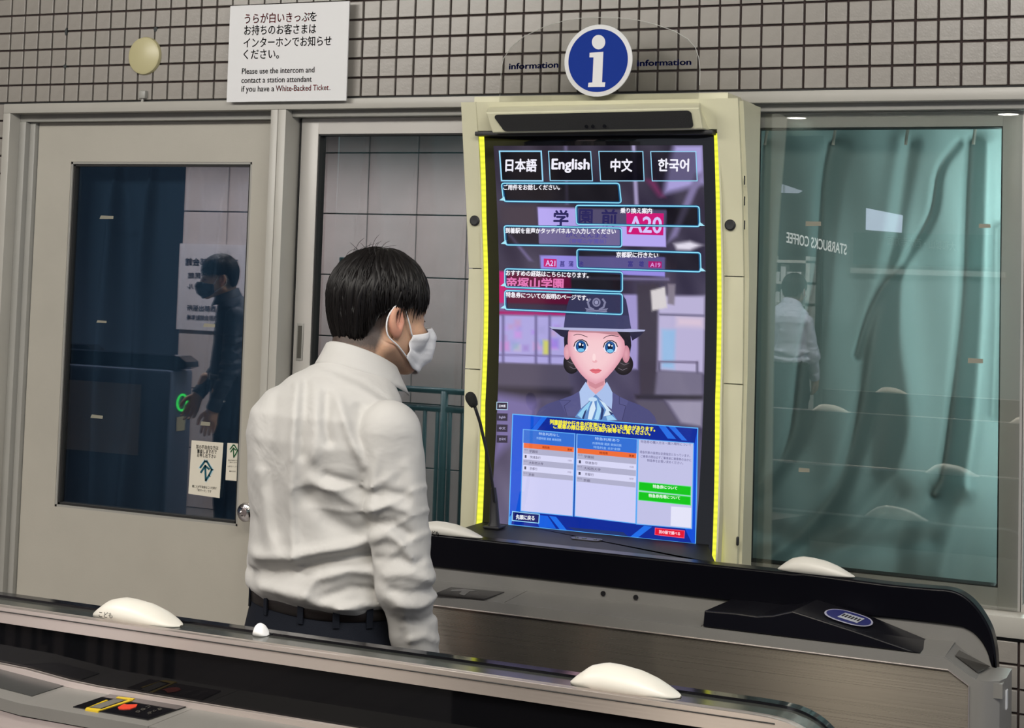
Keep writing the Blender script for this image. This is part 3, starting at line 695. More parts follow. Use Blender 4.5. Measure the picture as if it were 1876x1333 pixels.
# backdrop: blurred station platform
nu, nv = 150, 270
cTL, cTR, cBR, cBL = (904, 267), (1287, 266), (1274, 996), (897, 957)
def side(a, b, v, bow): return (a[0]+(b[0]-a[0])*v+bow*4*v*(1-v), a[1]+(b[1]-a[1])*v)
U = []
for j in range(nv+1):
    v = j/nv; l_ = side(cTL, cBL, v, 14); r_ = side(cTR, cBR, v, 11)
    for i in range(nu+1):
        u = i/nu; U.append((l_[0]+(r_[0]-l_[0])*u, l_[1]+(r_[1]-l_[1])*u))
U = np.array(U); bg = np.zeros((len(U), 3)); t = np.clip((U[:, 1]-267)/730, 0, 1)[:, None]
bg[:] = np.array([52, 46, 62])*(1-t)+np.array([92, 86, 118])*t
bg += (7*np.sin(U[:, :1]*.055+U[:, 1:]*.021)+5*np.sin(U[:, :1]*.11-U[:, 1:]*.063))
def paint(pts, col, soft=3.0, al=1.0, mul=None):
    P_ = np.array(pts, float); n = len(P_); ar = sum(P_[i][0]*P_[(i+1) % n][1]-P_[(i+1) % n][0]*P_[i][1] for i in range(n)); d = np.full(len(U), 1e9)
    for i in range(n):
        a_, b_ = P_[i], P_[(i+1) % n]; e_ = (b_-a_)/np.linalg.norm(b_-a_); nn = np.array([-e_[1], e_[0]])*(1 if ar > 0 else -1)
        d = np.minimum(d, (U-a_)@nn)
    k = np.clip(d/soft+.5, 0, 1)[:, None]*al
    bg[:] = bg*(1-k)+(bg*mul if mul is not None else np.array(col, float))*k
def pA(*p): return [KA(*q) for q in p]
def pB(*p): return [KB(*q) for q in p]
paint(pA((1480, 100), (1710, 100), (1710, 400), (1400, 480), (1440, 240)), (168, 158, 215), 14)
paint(pA((1640, 330), (1720, 300), (1500, 800), (1430, 850)), (128, 118, 160), 8)
paint(pA((1155, 100), (1182, 100), (1208, 570), (1178, 570)), (165, 155, 195), 4)
paint(pA((640, 110), (662, 110), (672, 560), (650, 560)), (110, 100, 135), 5)
paint(pA((140, 560), (430, 560), (430, 760), (140, 700)), (70, 60, 72), 12)
paint(pA((210, 790), (235, 790), (400, 990), (370, 990)), (110, 100, 140), 5)
paint(pA((1480, 860), (1600, 840), (1690, 870), (1600, 910), (1500, 905)), (225, 220, 235), 8)
paint(pA((1260, 370), (1330, 370), (1400, 500), (1360, 500)), (110, 50, 90), 10)
paint(pA((435, 583), (1420, 600), (1415, 886), (450, 860)), (182, 168, 240), 1.6)
paint(pA((455, 950), (1412, 960), (1410, 1112), (460, 1055)), (150, 140, 226), 1.6)
paint(pA((430, 1110), (1440, 1120), (1440, 1140), (430, 1125)), (120, 112, 150), 4)
paint(pA((143, 1068), (690, 1100), (694, 1290), (143, 1290)), (205, 30, 118), 3)
paint(pB((130, 0), (690, 0), (690, 160), (130, 150)), (196, 28, 112), 4)
paint(pB((135, 145), (660, 160), (660, 225), (135, 215)), (120, 100, 150), 4)
paint(pB((130, 205), (660, 215), (660, 242), (130, 235)), (165, 30, 105), 3)
paint(pB((130, 235), (660, 245), (650, 625), (130, 605)), (172, 165, 222), 6)
for k in range(26):
    a_, b_ = random.uniform(150, 620), random.uniform(260, 500); w__ = random.uniform(20, 70)
    paint(pB((a_, b_), (a_+w__, b_), (a_+w__, b_+w__), (a_, b_+w__)), (random.randint(120, 220), random.randint(120, 200), random.randint(190, 240)), 7, .6)
paint(pB((480, 430), (530, 430), (530, 540), (480, 540)), (205, 205, 110), 6)
for x_ in (175, 425, 530):
    paint(pB((x_-10, 235), (x_+8, 235), (x_+8, 610), (x_-10, 610)), (105, 98, 145), 4)
paint(pB((130, 535), (650, 545), (650, 556), (130, 546)), (110, 100, 150), 3)
paint(pB((130, 600), (650, 615), (700, 830), (130, 830)), (84, 78, 98), 5)
paint(pB((110, 780), (700, 800), (700, 860), (110, 840)), (48, 44, 58), 12)
paint(pB((1090, 80), (1210, 80), (1200, 650), (1090, 650)), (160, 150, 205), 5)
paint(pB((1195, 0), (1365, 0), (1345, 850), (1220, 850)), (66, 60, 74), 5)
paint(pB((1360, 90), (1715, 90), (1705, 680), (1350, 660)), (186, 178, 214), 7)
paint(pB((1385, 345), (1490, 350), (1480, 650), (1385, 640)), (150, 186, 226), 8)
paint(pB((1500, 250), (1700, 260), (1700, 330), (1500, 320)), (215, 195, 215), 12)
for x_ in (1365, 1655): paint(pB((x_-8, 590), (x_+8, 590), (x_+8, 840), (x_-8, 840)), (90, 84, 110), 4)
paint(pB((1365, 585), (1660, 590), (1660, 606), (1365, 600)), (110, 100, 130), 3)
paint(pB((1365, 225), (1710, 235), (1710, 250), (1365, 240)), (100, 95, 125), 3)
paint(pB((1350, 660), (1700, 680), (1700, 870), (1330, 850)), (118, 112, 136), 8)
paint(pB((1180, 845), (1700, 850), (1700, 885), (1190, 880)), (52, 48, 60), 6)
paint(pB((1180, 885), (1400, 890), (1510, 1060), (1300, 1060)), (92, 86, 104), 6)
paint(pB((1420, 890), (1700, 890), (1690, 1090), (1530, 1060)), (152, 146, 170), 8)
paint(pB((1300, 50), (1410, 20), (1425, 180), (1310, 205)), (212, 206, 208), 4)
paint(pB((1430, 0), (1490, 0), (1480, 160), (1430, 150)), (130, 122, 138), 4)
paint(pB((110, 830), (430, 900), (430, 1000), (110, 1330)), (116, 106, 158), 20)
paint(pA((470, 150), (560, 150), (1000, 1400), (880, 1400)), None, 60, .35, 0.8)
# language buttons and speech bubbles darken what is under them
btn = [((146, 154), (464, 154), (476, 380), (162, 378)), ((520, 154), (842, 156), (856, 380), (533, 378)), ((904, 155), (1240, 156), (1250, 380), (918, 380)), ((1300, 156), (1645, 156), (1655, 380), (1312, 380))]
for i, q in enumerate(btn): paint(pA(*q), (8, 6, 16), 1.5, .92 if i < 3 else .45)
bub = [((160, 398), (1060, 398), (1076, 548), (178, 536), 'l', 'ご用件をお話しください。', (175, 446), (606, 446)),
       ((728, 566), (1670, 574), (1676, 728), (734, 712), 'r', '乗り換え案内', (1068, 623), (1310, 626)),
       ((180, 722), (1078, 740), (1080, 884), (190, 868), 'l', '到着駅を音声かタッチパネルで入力してください', (190, 776), (1034, 782)),
       ((736, 902), (1680, 928), (1684, 1074), (740, 1046), 'r', '京都駅に行きたい', (1036, 960), (1358, 964)),
       ((186, 1050), (1084, 1076), (1084, 1226), (186, 1190), 'l', 'おすすめの経路はこちらになります。', (194, 1098), (826, 1118)),
       ((186, 1216), (1084, 1242), (1084, 1400), (186, 1360), 'l', '特急券についての説明のページです。', (194, 1264), (822, 1290))]
for i, q in enumerate(bub): paint(pA(*q[:4]), None, 1.5, 1.0, 0.62 if i in (2, 3) else 0.45)
a = Art(); a.v = [surf(x, y, 0) for x, y in U]; W_ = nu+1
a.f = [(j*W_+i, j*W_+i+1, (j+1)*W_+i+1, (j+1)*W_+i) for j in range(nv) for i in range(nu)]; bgc = np.clip(bg, 0, 255)
a.c = [s2l(c) for c in bgc.tolist()]; scrn = a.build('screen', kiosk); 
# lettering on the platform signs
a = Art(); cN = (44, 40, 92)
for ch, x_, y_, s_ in (('学', 555, 718, 118), ('園', 748, 706, 108), ('前', 922, 712, 122)): a.text(ch, KA(x_, y_), KA(x_+s_, y_+2), 26, cN, 1, .03)
a.poly(pA((1114, 622), (1400, 628), (1396, 796), (1118, 786)), (205, 28, 118), 1); a.text('A20', KA(1130, 768), KA(1384, 778), 29, (214, 196, 250), 2, .02)
a.text('がくえんまえ', KA(650, 808), KA(970, 812), 7, (80, 72, 150), 1); a.text('（帝塚山学園前）', KA(680, 852), KA(960, 856), 7, (92, 84, 165), 1)
a.build('station_sign_picture', scrn); a = Art()
a.poly(pA((484, 972), (582, 976), (582, 1040), (484, 1034)), (200, 28, 112), 1); a.text('A21', KA(497, 1026), KA(572, 1030), 10, (214, 196, 250), 2, .02)
for ch, x_ in (('菖', 606), ('蒲', 672), ('池', 748), ('富', 1126), ('雄', 1210)): a.text(ch, KA(x_, 1030), KA(x_+38, 1031), 9, (60, 54, 130), 1, .02)
a.poly(pA((1282, 992), (1384, 996), (1384, 1044), (1282, 1040)), (168, 28, 110), 1); a.text('A19', KA(1296, 1036), KA(1374, 1038), 8, (214, 150, 220), 2, .02)
a.build('station_sign_picture', scrn); a = Art()
a.text('帝塚山学園', KA(195, 1190), KA(635, 1200), 17, (226, 120, 180), 1, .03)
a.build('station_sign_picture', scrn)
# buttons
for q, s_, x0, x1, yb, hh, bw in ((btn[0], '日本語', 190, 430, 300, 20, 2.6), (btn[1], 'English', 542, 834, 290, 19, 1.6), (btn[2], '中文', 992, 1160, 300, 20, 1.6), (btn[3], '한국어', 1354, 1592, 298, 20, 1.6)):
    a = Art(); a.line(pA(*q), bw, (150, 214, 246), 2, True); a.text(s_, KA(x0, yb), KA(x1, yb+1), hh, (242, 240, 252), 3, .03); a.build('language_button', scrn)
def rounded(q, r=5):
    P_ = [np.array(KA(*p)) for p in q]; out = []
    for i in range(4):
        p, a_, b_ = P_[i], P_[i-1], P_[(i+1) % 4]; ua = (a_-p)/np.linalg.norm(a_-p); ub = (b_-p)/np.linalg.norm(b_-p)
        for t_ in (0, .33, .67, 1): out.append(tuple((p+ua*r)*(1-t_)**2+p*2*t_*(1-t_)+(p+ub*r)*t_**2))
    return out
for i, q in enumerate(bub):
    a = Art(); R_ = rounded(q[:4]); ins = [tuple(np.array(p)*.99+np.mean(R_, 0)*.01) for p in R_]
    a.line(ins, 4.6, (28, 86, 130), 12, True); a.line(R_, 2.0, (146, 226, 250), 13, True)
    c_ = KA(*q[3]) if q[4] == 'l' else KA(*q[2])
    if q[4] == 'l': a.poly([(c_[0]+1, c_[1]-9), (c_[0]+3, c_[1]-1), (c_[0]-8, c_[1]-2)], (170, 232, 250), 13)
    else: a.poly([(c_[0]-1, c_[1]-9), (c_[0]+9, c_[1]-1), (c_[0]-3, c_[1]-1)], (170, 232, 250), 13)
    a.text(q[5], KA(*q[6]), KA(*q[7]), 8.6, (246, 244, 252), 14, .03)
    if i == 2: a.text('。', KA(192, 838), KA(204, 838), 3, (240, 240, 252), 4, .02)
    a.build('speech_bubble', scrn)
# attendant drawn on the screen
a = Art(); L = 1
a.poly(pB((425, 1000), (455, 950), (510, 915), (600, 885), (700, 850), (755, 818), (880, 880), (1005, 822), (1060, 858), (1130, 890), (1220, 925), (1290, 965), (1330, 1010), (1350, 1062), (880, 1060)), (78, 78, 124), L)
a.poly(pB((600, 885), (700, 850), (755, 818), (780, 1010), (660, 1010), (630, 940)), (88, 88, 136), L+1); a.poly(pB((1005, 822), (1060, 858), (1130, 890), (1110, 940), (1080, 1040), (990, 1030)), (88, 88, 136), L+1)
a.line(pB((600, 885), (690, 890), (640, 930), (662, 1008)), .8, (52, 50, 88), L+2); a.line(pB((1060, 858), (1060, 915), (1110, 930), (1082, 1040)), .8, (52, 50, 88), L+2)
a.poly(pB((818, 700), (815, 745), (805, 790), (880, 850), (965, 790), (950, 745), (950, 700)), (226, 168, 178), L)
a.poly(pB((820, 735), (880, 765), (948, 735), (940, 770), (880, 800), (830, 775)), (206, 140, 152), L+1)
a.poly(pB((805, 745), (775, 790), (755, 822), (762, 880), (768, 950), (820, 905), (880, 842), (835, 800)), (176, 198, 238), L+2)
a.poly(pB((965, 745), (990, 790), (1008, 828), (1008, 890), (1002, 955), (940, 905), (880, 842), (930, 800)), (170, 192, 234), L+2)
for k, (pl, c_) in enumerate([([(880, 842), (830, 900), (760, 960), (722, 1015), (800, 1035), (880, 1045), (960, 1048), (1046, 1040), (1000, 975), (930, 900)], (98, 140, 200)),
    ([(850, 880), (800, 930), (740, 1000), (775, 1025), (820, 960)], (150, 206, 240)), ([(865, 880), (835, 950), (820, 1030), (850, 1036), (880, 950)], (214, 232, 248)),
    ([(890, 880), (890, 960), (870, 1030), (900, 1040), (925, 960)], (168, 214, 244)), ([(905, 880), (960, 960), (940, 1010), (990, 1000), (1010, 985), (950, 910)], (206, 228, 246)),
    ([(960, 1010), (1000, 1000), (1040, 1036), (970, 1042)], (158, 206, 240)), ([(800, 960), (815, 950), (790, 1030), (775, 1025)], (44, 60, 110)), ([(925, 930), (945, 960), (930, 1030), (915, 1040)], (44, 60, 110)), ([(985, 960), (1015, 990), (1000, 1000), (975, 985)], (44, 60, 110)), ([(855, 975), (868, 960), (850, 1036), (840, 1030)], (60, 84, 140))]):
    a.poly(pB(*pl), c_, L+3 if k == 0 else L+4)
a.ell(*KB(858, 880), 8, 4, (196, 222, 246), L+5)
a.ell(*KB(696, 602), 15, 20, (62, 56, 60), L, (30, 27, 32)); a.ell(*KB(1092, 612), 18, 20, (62, 56, 60), L, (30, 27, 32))
for cx_, cy_ in ((690, 560), (700, 600), (715, 640), (1110, 570), (1100, 610), (1085, 650)):
    a.line(pB((cx_-34, cy_-10), (cx_, cy_+8), (cx_+36, cy_-8)), .9, (120, 112, 122), L+1)
a.poly(pB((640, 345), (700, 345), (690, 500), (660, 545), (643, 520), (638, 430)), (36, 34, 44), L+1); a.poly(pB((1010, 350), (1145, 365), (1152, 470), (1140, 540), (1105, 560), (1080, 470)), (36, 34, 44), L+1)
a.ell(*KB(662, 520), 6, 14, (232, 176, 186), L+2, (214, 150, 166)); a.ell(*KB(1112, 535), 7, 16, (226, 166, 178), L+2, (200, 132, 150))
face = [(672, 350), (666, 430), (670, 500), (690, 570), (725, 630), (765, 685), (810, 730), (850, 752), (885, 760), (920, 750), (965, 715), (1015, 660), (1060, 600), (1092, 540), (1104, 480), (1098, 430), (1060, 385), (1010, 352), (880, 340), (760, 342)]
ctr = (880, 540); ring = []; nf_ = 60
fa = np.array(face+[face[0]], float); sl = np.r_[0, np.cumsum(np.linalg.norm(np.diff(fa, axis=0), axis=1))]; tt = np.linspace(0, sl[-1], nf_, endpoint=False)
fx_ = np.interp(tt, sl, fa[:, 0]); fy_ = np.interp(tt, sl, fa[:, 1])
vs = [KB(*ctr)]; cs = [s2l((246, 206, 212))]; fs_ = []
for r_, c_ in ((.5, (245, 202, 208)), (.8, (240, 188, 198)), (1.0, (222, 156, 172))):
    for x_, y_ in zip(fx_, fy_): vs.append(KB(ctr[0]+(x_-ctr[0])*r_, ctr[1]+(y_-ctr[1])*r_)); cs.append(s2l(c_))
fs_ = [(0, 1+i, 1+(i+1) % nf_) for i in range(nf_)]
for k in range(2): fs_ += [(1+k*nf_+i, 1+k*nf_+(i+1) % nf_, 1+(k+1)*nf_+(i+1) % nf_, 1+(k+1)*nf_+i) for i in range(nf_)]
a.tri(vs, fs_, cs, L+3)
a.poly(pB((676, 346), (880, 352), (1040, 360), (1070, 395), (880, 372), (676, 366)), (190, 134, 146), L+4)
for cx_, cy_, dx in ((768, 474, 0), (993, 480, -2)):
    a.ell(*KB(cx_, cy_+2), 12.4, 12.4, (238, 236, 246), L+5); a.ell(*KB(cx_+dx, cy_+3), 9.6, 11.0, (58, 140, 208), L+6, (22, 62, 130)); a.ell(*KB(cx_+dx, cy_), 5.0, 6.4, (14, 22, 56), L+7)
    a.ell(*KB(cx_+dx, cy_+30), 6, 3.4, (120, 196, 236), L+8); a.ell(*KB(cx_+dx-8, cy_-14), 2.0, 2.4, (252, 252, 255), L+9); a.ell(*KB(cx_+dx+14, cy_-8), 1.3, 1.5, (252, 252, 255), L+9)
    a.line([KB(cx_-54, cy_+4), KB(cx_-44, cy_-28), KB(cx_-20, cy_-46), KB(cx_+12, cy_-48), KB(cx_+40, cy_-32), KB(cx_+54, cy_)], 1.9, (44, 34, 46), L+9)
    a.line([KB(cx_-38, cy_+42), KB(cx_, cy_+52), KB(cx_+38, cy_+40)], .7, (190, 120, 134), L+9)
a.line(pB((712, 392), (735, 384), (765, 385), (818, 405)), 1.2, (70, 50, 62), L+5); a.line(pB((938, 416), (965, 398), (1000, 392), (1056, 400)), 1.2, (70, 50, 62), L+5)
a.ell(*KB(874, 590), 4.6, 2.6, (236, 176, 184), L+4); a.ell(*KB(868, 560), 3, 7, (252, 220, 222), L+4)
a.poly(pB((832, 656), (860, 646), (880, 650), (900, 646), (928, 658), (905, 678), (880, 684), (855, 676)), (226, 112, 124), L+4); a.line(pB((834, 657), (880, 662), (926, 658)), .8, (170, 66, 84), L+5)
a.poly(pB((636, 335), (648, 240), (660, 170), (684, 100), (740, 66), (810, 46), (880, 38), (960, 42), (1030, 54), (1085, 82), (1112, 120), (1128, 200), (1150, 338), (880, 352)), (54, 54, 86), L+6)
a.poly(pB((640, 300), (652, 236), (880, 232), (1130, 240), (1152, 340), (880, 354), (636, 336)), (64, 65, 102), L+7)
a.poly(pB((525, 332), (680, 350), (668, 372), (648, 412), (612, 396), (570, 362)), (44, 42, 66), L+6); a.poly(pB((1130, 356), (1256, 356), (1215, 398), (1160, 432), (1146, 390)), (44, 42, 66), L+6)
a.poly(pB((524, 325), (640, 332), (880, 338), (1150, 345), (1260, 350), (1250, 362), (1140, 366), (880, 360), (640, 350), (545, 342)), (176, 180, 216), L+8)
cG = (128, 128, 160)
a.ell(*KB(886, 140), 7.6, 8.2, cG, L+8); a.ell(*KB(886, 140), 4.6, 5.2, (66, 66, 100), L+9); a.ell(*KB(886, 140), 3.4, 3.8, (150, 150, 184), L+10)
for sg_ in (-1, 1):
    a.line(pB((886+sg_*45, 112), (886+sg_*66, 140), (886+sg_*54, 178), (886+sg_*20, 196)), 3.6, cG, L+8)
a.poly(pB((796, 182), (840, 190), (886, 198), (932, 192), (976, 184), (962, 204), (970, 214), (918, 222), (886, 236), (852, 220), (800, 214), (812, 200)), cG, L+8)
a.line(pB((812, 198), (886, 212), (962, 198)), .8, (80, 80, 116), L+9)
a.build('attendant_picture', scrn)
# side tabs
for y_, s_, on in ((931, '日本語', 1), (1016, 'English', 0), (1101, '中文', 0), (1184, '한국어', 0)):
    a = Art(); a.poly(pB((126, y_-30), (208, y_-28), (206, y_+28), (124, y_+26)), (34, 30, 56), 6); a.line(pB((126, y_-30), (208, y_-28), (206, y_+28), (124, y_+26)), 1.2 if on else .5, (180, 214, 240) if on else (80, 74, 110), 7, True)
    a.text(s_, KB(142, y_+8), KB(192, y_+8), 4.2, (240, 240, 250) if on else (170, 165, 200), 7, .02); a.build('side_tab', scrn)
# timetable window
def pD(*p): return [KD(*q) for q in p]
a = Art(); T = 8
a.poly(pD((310, 72), (1635, 172), (1618, 1000), (282, 862)), (10, 42, 152), T)
for pl, c_ in (([(310, 72), (520, 88), (440, 180), (385, 180), (367, 765), (284, 790)], (16, 84, 214)), ([(520, 88), (560, 91), (480, 190), (440, 184)], (14, 100, 226)), ([(1350, 150), (1400, 154), (1480, 250), (1420, 246)], (40, 110, 228)), ([(1420, 156), (1470, 160), (1560, 262), (1520, 258)], (40, 110, 228)), ([(1500, 800), (1635, 172), (1618, 1000), (1590, 990)], (18, 80, 216)),
               ([(460, 790), (560, 800), (620, 890), (500, 880)], (20, 96, 224)), ([(570, 800), (620, 806), (700, 905), (650, 900)], (30, 110, 232)), ([(1250, 870), (1310, 876), (1200, 960), (1150, 950)], (30, 110, 232)), ([(700, 880), (1100, 915), (1140, 950), (760, 905)], (34, 52, 110)), ([(282, 820), (310, 770), (300, 864), (282, 862)], (60, 150, 240))):
    a.poly(pD(*pl), c_, T+1)
a.line(pD((310, 72), (1635, 172), (1618, 1000), (282, 862)), 1.8, (92, 178, 250), T+2, True)
a.text('列車時刻や行き先が変更になっている場合があります。', KD(574, 140), KD(1330, 194), 7.4, (246, 236, 60), T+3, .045)
a.text('ご乗車の際は駅の行先案内板等をご覧ください。', KD(600, 170), KD(1296, 222), 7.4, (246, 236, 60), T+3, .045)
tabs = [((385, 180), (756, 212), (740, 802), (367, 765)), ((768, 214), (1204, 250), (1190, 855), (754, 802)), ((1210, 250), (1605, 280), (1592, 892), (1196, 858))]
def tp(k, u, v):
    q = [np.array(p, float) for p in tabs[k]]; p = (q[0]*(1-u)+q[1]*u)*(1-v)+(q[3]*(1-u)+q[2]*u)*v; return KD(*p)
def tq(k, u0, u1, v0, v1): return [tp(k, u0, v0), tp(k, u1, v0), tp(k, u1, v1), tp(k, u0, v1)]
for k in range(3):
    a.poly([KD(*p) for p in tabs[k]], (206, 206, 244) if k < 2 else (194, 194, 230), T+3); a.line([KD(*p) for p in tabs[k]], 1.5, (96, 172, 246), T+5, True)
for k, hv in ((0, .165), (1, .17)):
    a.poly(tq(k, 0.01, .99, 0.004, hv), (52, 112, 212), T+4); a.poly(tq(k, .02, .985, hv, hv+.06), (240, 110, 56), T+5)
    rows = [(hv+.06, .07, 1), (hv+.13, .07, 0), (hv+.20, .07, 1), (hv+.27, .075, 0), (hv+.345, .06, 1)]
    for v_, h_, dk in rows: a.poly(tq(k, .02, .985, v_, v_+h_), (176, 176, 204) if dk else (216, 216, 246), T+5)
    names = ['学園前', '快速急行', '大和西大寺', '京都行', '京都']
    for (v_, h_, dk), nm in zip(rows, names):
        a.text(nm, tp(k, .13 if dk else .15, v_+.048), tp(k, .13+.055*len(nm), v_+.048), 4.2, (96, 92, 120), T+6, .01)
        if not dk: a.poly(tq(k, .045, .08, v_+.015, v_+.052), (70, 70, 90), T+6); a.text('15分', tp(k, .88, v_+.045), tp(k, .95, v_+.045), 3.2, (140, 130, 160), T+6)
        else: a.text('10:15', tp(k, .03, v_+.03), tp(k, .10, v_+.03), 2.6, (130, 128, 160), T+6)
    a.text('特急利用なし' if k == 0 else '特急利用あり', tp(k, .30, .05), tp(k, .70, .05), 4.6, (176, 206, 246), T+6, .01)
    a.text('所要時間 運賃 乗換回数', tp(k, .26, .105), tp(k, .74, .105), 4.0, (150, 190, 244), T+6, .01)
    if k == 1: a.text('特急料金 合計金額', tp(k, .28, .152), tp(k, .72, .152), 4.0, (150, 190, 244), T+6, .01)
    a.text('時刻表', tp(k, .38, hv+.045), tp(k, .52, hv+.045), 4.0, (150, 50, 20), T+7); a.text('運賃', tp(k, .86, hv+.045), tp(k, .95, hv+.045), 3.6, (150, 50, 20), T+7)
a.text('特急券の購入方法・購入場所について', KD(1226, 276), KD(1588, 300), 4.4, (112, 110, 150), T+6, .012)
for i, s_ in enumerate(('特急列車の座席は全席指定となっています。', 'ご乗車の際は必ずご乗車前に乗車券のほかに', '特急券をお買い求めください。')):
    x0_ = (1220, 1226, 1272)[i]; x1_ = (1580, 1588, 1530)[i]; y_ = 350+i*30
    a.text(s_, KD(x0_, y_), KD(x1_, y_+(x1_-x0_)*.08), 4.4, (104, 102, 144), T+6, .01)
a.build('timetable_window', scrn)
for q, s_, x0, x1, y_, slope in ((((1214, 556), (1586, 590), (1584, 655), (1212, 616)), '特急券について', 1312, 1488, 598, .08), (((1212, 626), (1584, 662), (1584, 724), (1210, 686)), '特急券売場について', 1282, 1508, 664, .08)):
    a = Art(); a.poly(pD(*q), (14, 196, 22), T+6); a.line(pD(*q), 1.2, (110, 226, 150), T+7, True); a.text(s_, KD(x0, y_), KD(x1, y_+(x1-x0)*slope), 5.6, (226, 244, 226), T+8, .03); a.build('link_button', scrn)
a = Art(); q = [(1330, 886), (1540, 906), (1536, 958), (1328, 934)]; a.poly(pD(*q), (226, 16, 52), T+6); a.line(pD(*q), 1.0, (250, 90, 120), T+7, True); a.text('別の駅で調べる', KD(1356, 922), KD(1508, 938), 5.4, (250, 214, 226), T+8, .03); a.build('link_button', scrn)
a = Art(); q = [(308, 768), (500, 788), (496, 852), (306, 832)]; a.poly(pD(*q), (12, 24, 104), T+6); a.line(pD(*q), 1.5, (150, 214, 250), T+7, True); a.text('先頭に戻る', KD(332, 820), KD(466, 830), 7.4, (240, 246, 252), T+8, .03); a.build('back_button', scrn)
a = Art(); a.poly(pD((1444, 732), (1588, 742), (1584, 884), (1440, 870)), (228, 228, 248), T+5); a.build('blank_panel', scrn)

# ---- black console under the display, running forward to the gate
gy = -0.405
zf = 1.0835; cp = [atZ(906, 951, zf), atZ(1293, 998, zf), atZ(1303, 1012, zf), atZ(1312, 1034, zf)]; cl_ = [atZ(868, 961, zf)]
foot = [(cp[0][0]-.004, -0.10), (cp[1][0]+.004, -0.10), (cp[1][0]+.004, cp[1][1]), (cp[3][0], cp[3][1]), (cp[3][0], -0.353), (cl_[0][0], -0.353), (cl_[0][0], cl_[0][1]), (cp[0][0]-.004, cp[0][1])]
mb = MB(); mb.prism(foot, 'xy', 0.90, zf)
con = mb.build('console', mat('console_black', (.010, .010, .011), .55, bump=.1, bscale=900, spec=.25), kiosk)
cq = at(1075, 988, -0.19); nrm = Vector((0, -0.32, 0.95)).normalized()
mb = MB(); pts = []
cq = atZ(1075, 988, zf); cx_, cy_, cz_ = cq; nrm = Vector((0, 0, 1))
for i in range(24):
    an = 2*math.pi*i/24; pts.append((cx_+(0.024 if math.cos(an) > 0 else -0.024)+0.011*math.cos(an), 0.011*math.sin(an)))
ux, uy = Vector((1, 0, 0)), Vector((0, 1.6, 0))
P0 = Vector((cx_, cy_, cz_+0.002))
mb.add([P0+ux*(x_-cx_)+uy*y_ for x_, y_ in pts]+[P0+ux*(x_-cx_)+uy*y_-nrm*0.010 for x_, y_ in pts], [tuple(range(24))]+[(i, (i+1) % 24, 24+(i+1) % 24, 24+i) for i in range(24)])
cm = mb.build('camera_module', mat('camera_rim', (0.05, 0.045, 0.045), 0.3, 0.6), kiosk)
mb = MB()
for dx, r_ in ((-.024, .004), (-.006, .0055), (.020, .004), (.031, .003)): mb.lathe([(r_, 0), (r_, .0015), (0, .0015)], P0+ux*dx, nrm, 14)
mb.build('camera_lens', mat('lens_grey', (0.12, 0.14, 0.14), 0.15), cm)

# ---- gooseneck microphone
mic = empty('gooseneck_microphone', (1.66, -0.22, 1.084)); tag(mic, 'black gooseneck microphone standing at the near lower corner of the lit screen', 'microphone')
Ym = -0.215
pp = [(907, 935), (904, 900), (898, 860), (889, 815), (879, 772), (870, 745)]
pts = [at(x_, y_, Ym-0.012*i) for i, (x_, y_) in enumerate(pp)]
fine = []
for i in range(len(pts)-1):
    for k in range(5): fine.append(lerp(pts[i], pts[i+1], k/5))
fine.append(pts[-1])
mb = MB(); mb.tube(fine, 0.0038, 10); mb.build('gooseneck', m_blackm, mic, True)
b0 = np.array([at(906, 953, Ym)[0], Ym, 1.0850]); mb = MB(); mb.tube([b0, b0+np.array([0, 0, .012]), at(905, 920, Ym), at(904, 893, Ym)], [0.018, 0.012, 0.0095, 0.006], 16); mb.box(b0[0]-.02, b0[0]+.02, Ym-.02, Ym+.02, 1.0845, 1.0905, b=.002); mb.build('base', m_blackm, mic, 'auto')
hc = at(863, 730, Ym-0.062); d_ = Vector(hc-pts[-1]).normalized()
mb = MB(); mb.lathe([(0.0, -.021), (.008, -.019), (.011, -.012), (.0125, -.002), (.0125, .004), (.010, .011), (.005, .015), (0, .016)], hc, d_, 18); mb.build('foam_windscreen', mat('mic_foam', (0.012, 0.012, 0.012), 0.9, bump=0.9, bscale=600), mic, True)

# ---- clear arch with the information mark
arch = empty('information_sign', (1.86, -0.14, 2.07)); tag(arch, 'clear acrylic arch with a blue information disc standing on the kiosk top', 'sign')
Ya = -0.150
K3 = lambda x, y: (840+x/3.332, y/3.332)
out = [K3(*q) for q in ((250, 618), (258, 480), (264, 400), (276, 355), (320, 290), (400, 222), (520, 165), (640, 128), (740, 112), (850, 106), (980, 110), (1100, 124), (1200, 148), (1320, 190), (1400, 238), (1446, 290), (1466, 350), (1474, 430), (1472, 520), (1464, 606))]
poly = [(p[0], p[2]) for p in (at(*q, Ya) for q in out)]; poly[0] = (poly[0][0], 2.062); poly[-1] = (poly[-1][0], 2.062)
MB().prism(poly, 'xz', Ya-.0015, Ya+.0015).build('acrylic_panel', m_acryl, arch)
mb = MB(); rim = [(x_, Ya, z_) for x_, z_ in poly[1:-1]]; mb.tube(rim, 0.0008, 5); mb.build('panel_edge', mat('acrylic_edge', (0.62, 0.62, 0.58), 0.2), arch)
dc = at(1096, 111, Ya-.003); Rr = 0.0835
mb = MB(); mb.lathe([(Rr, 0), (Rr, .0028), (Rr-.001, .0034), (0, .0034)], (dc[0], Ya-.0015, dc[2]), (0, -1, 0), 64); mb.build('disc_rim', m_board, arch, 'auto')
mb = MB(); mb.lathe([(Rr*.875, 0), (Rr*.875, .0008), (0, .0008)], (dc[0], Ya-.0049, dc[2]), (0, -1, 0), 64); mb.build('disc_face', mat('disc_blue', (0.006, 0.03, 0.24), .6, spec=.1), arch, 'auto')
Wi = lambda x, y: at(*K3(x, y), Ya-.0062)
mb = MB(); c_ = (855, 257)
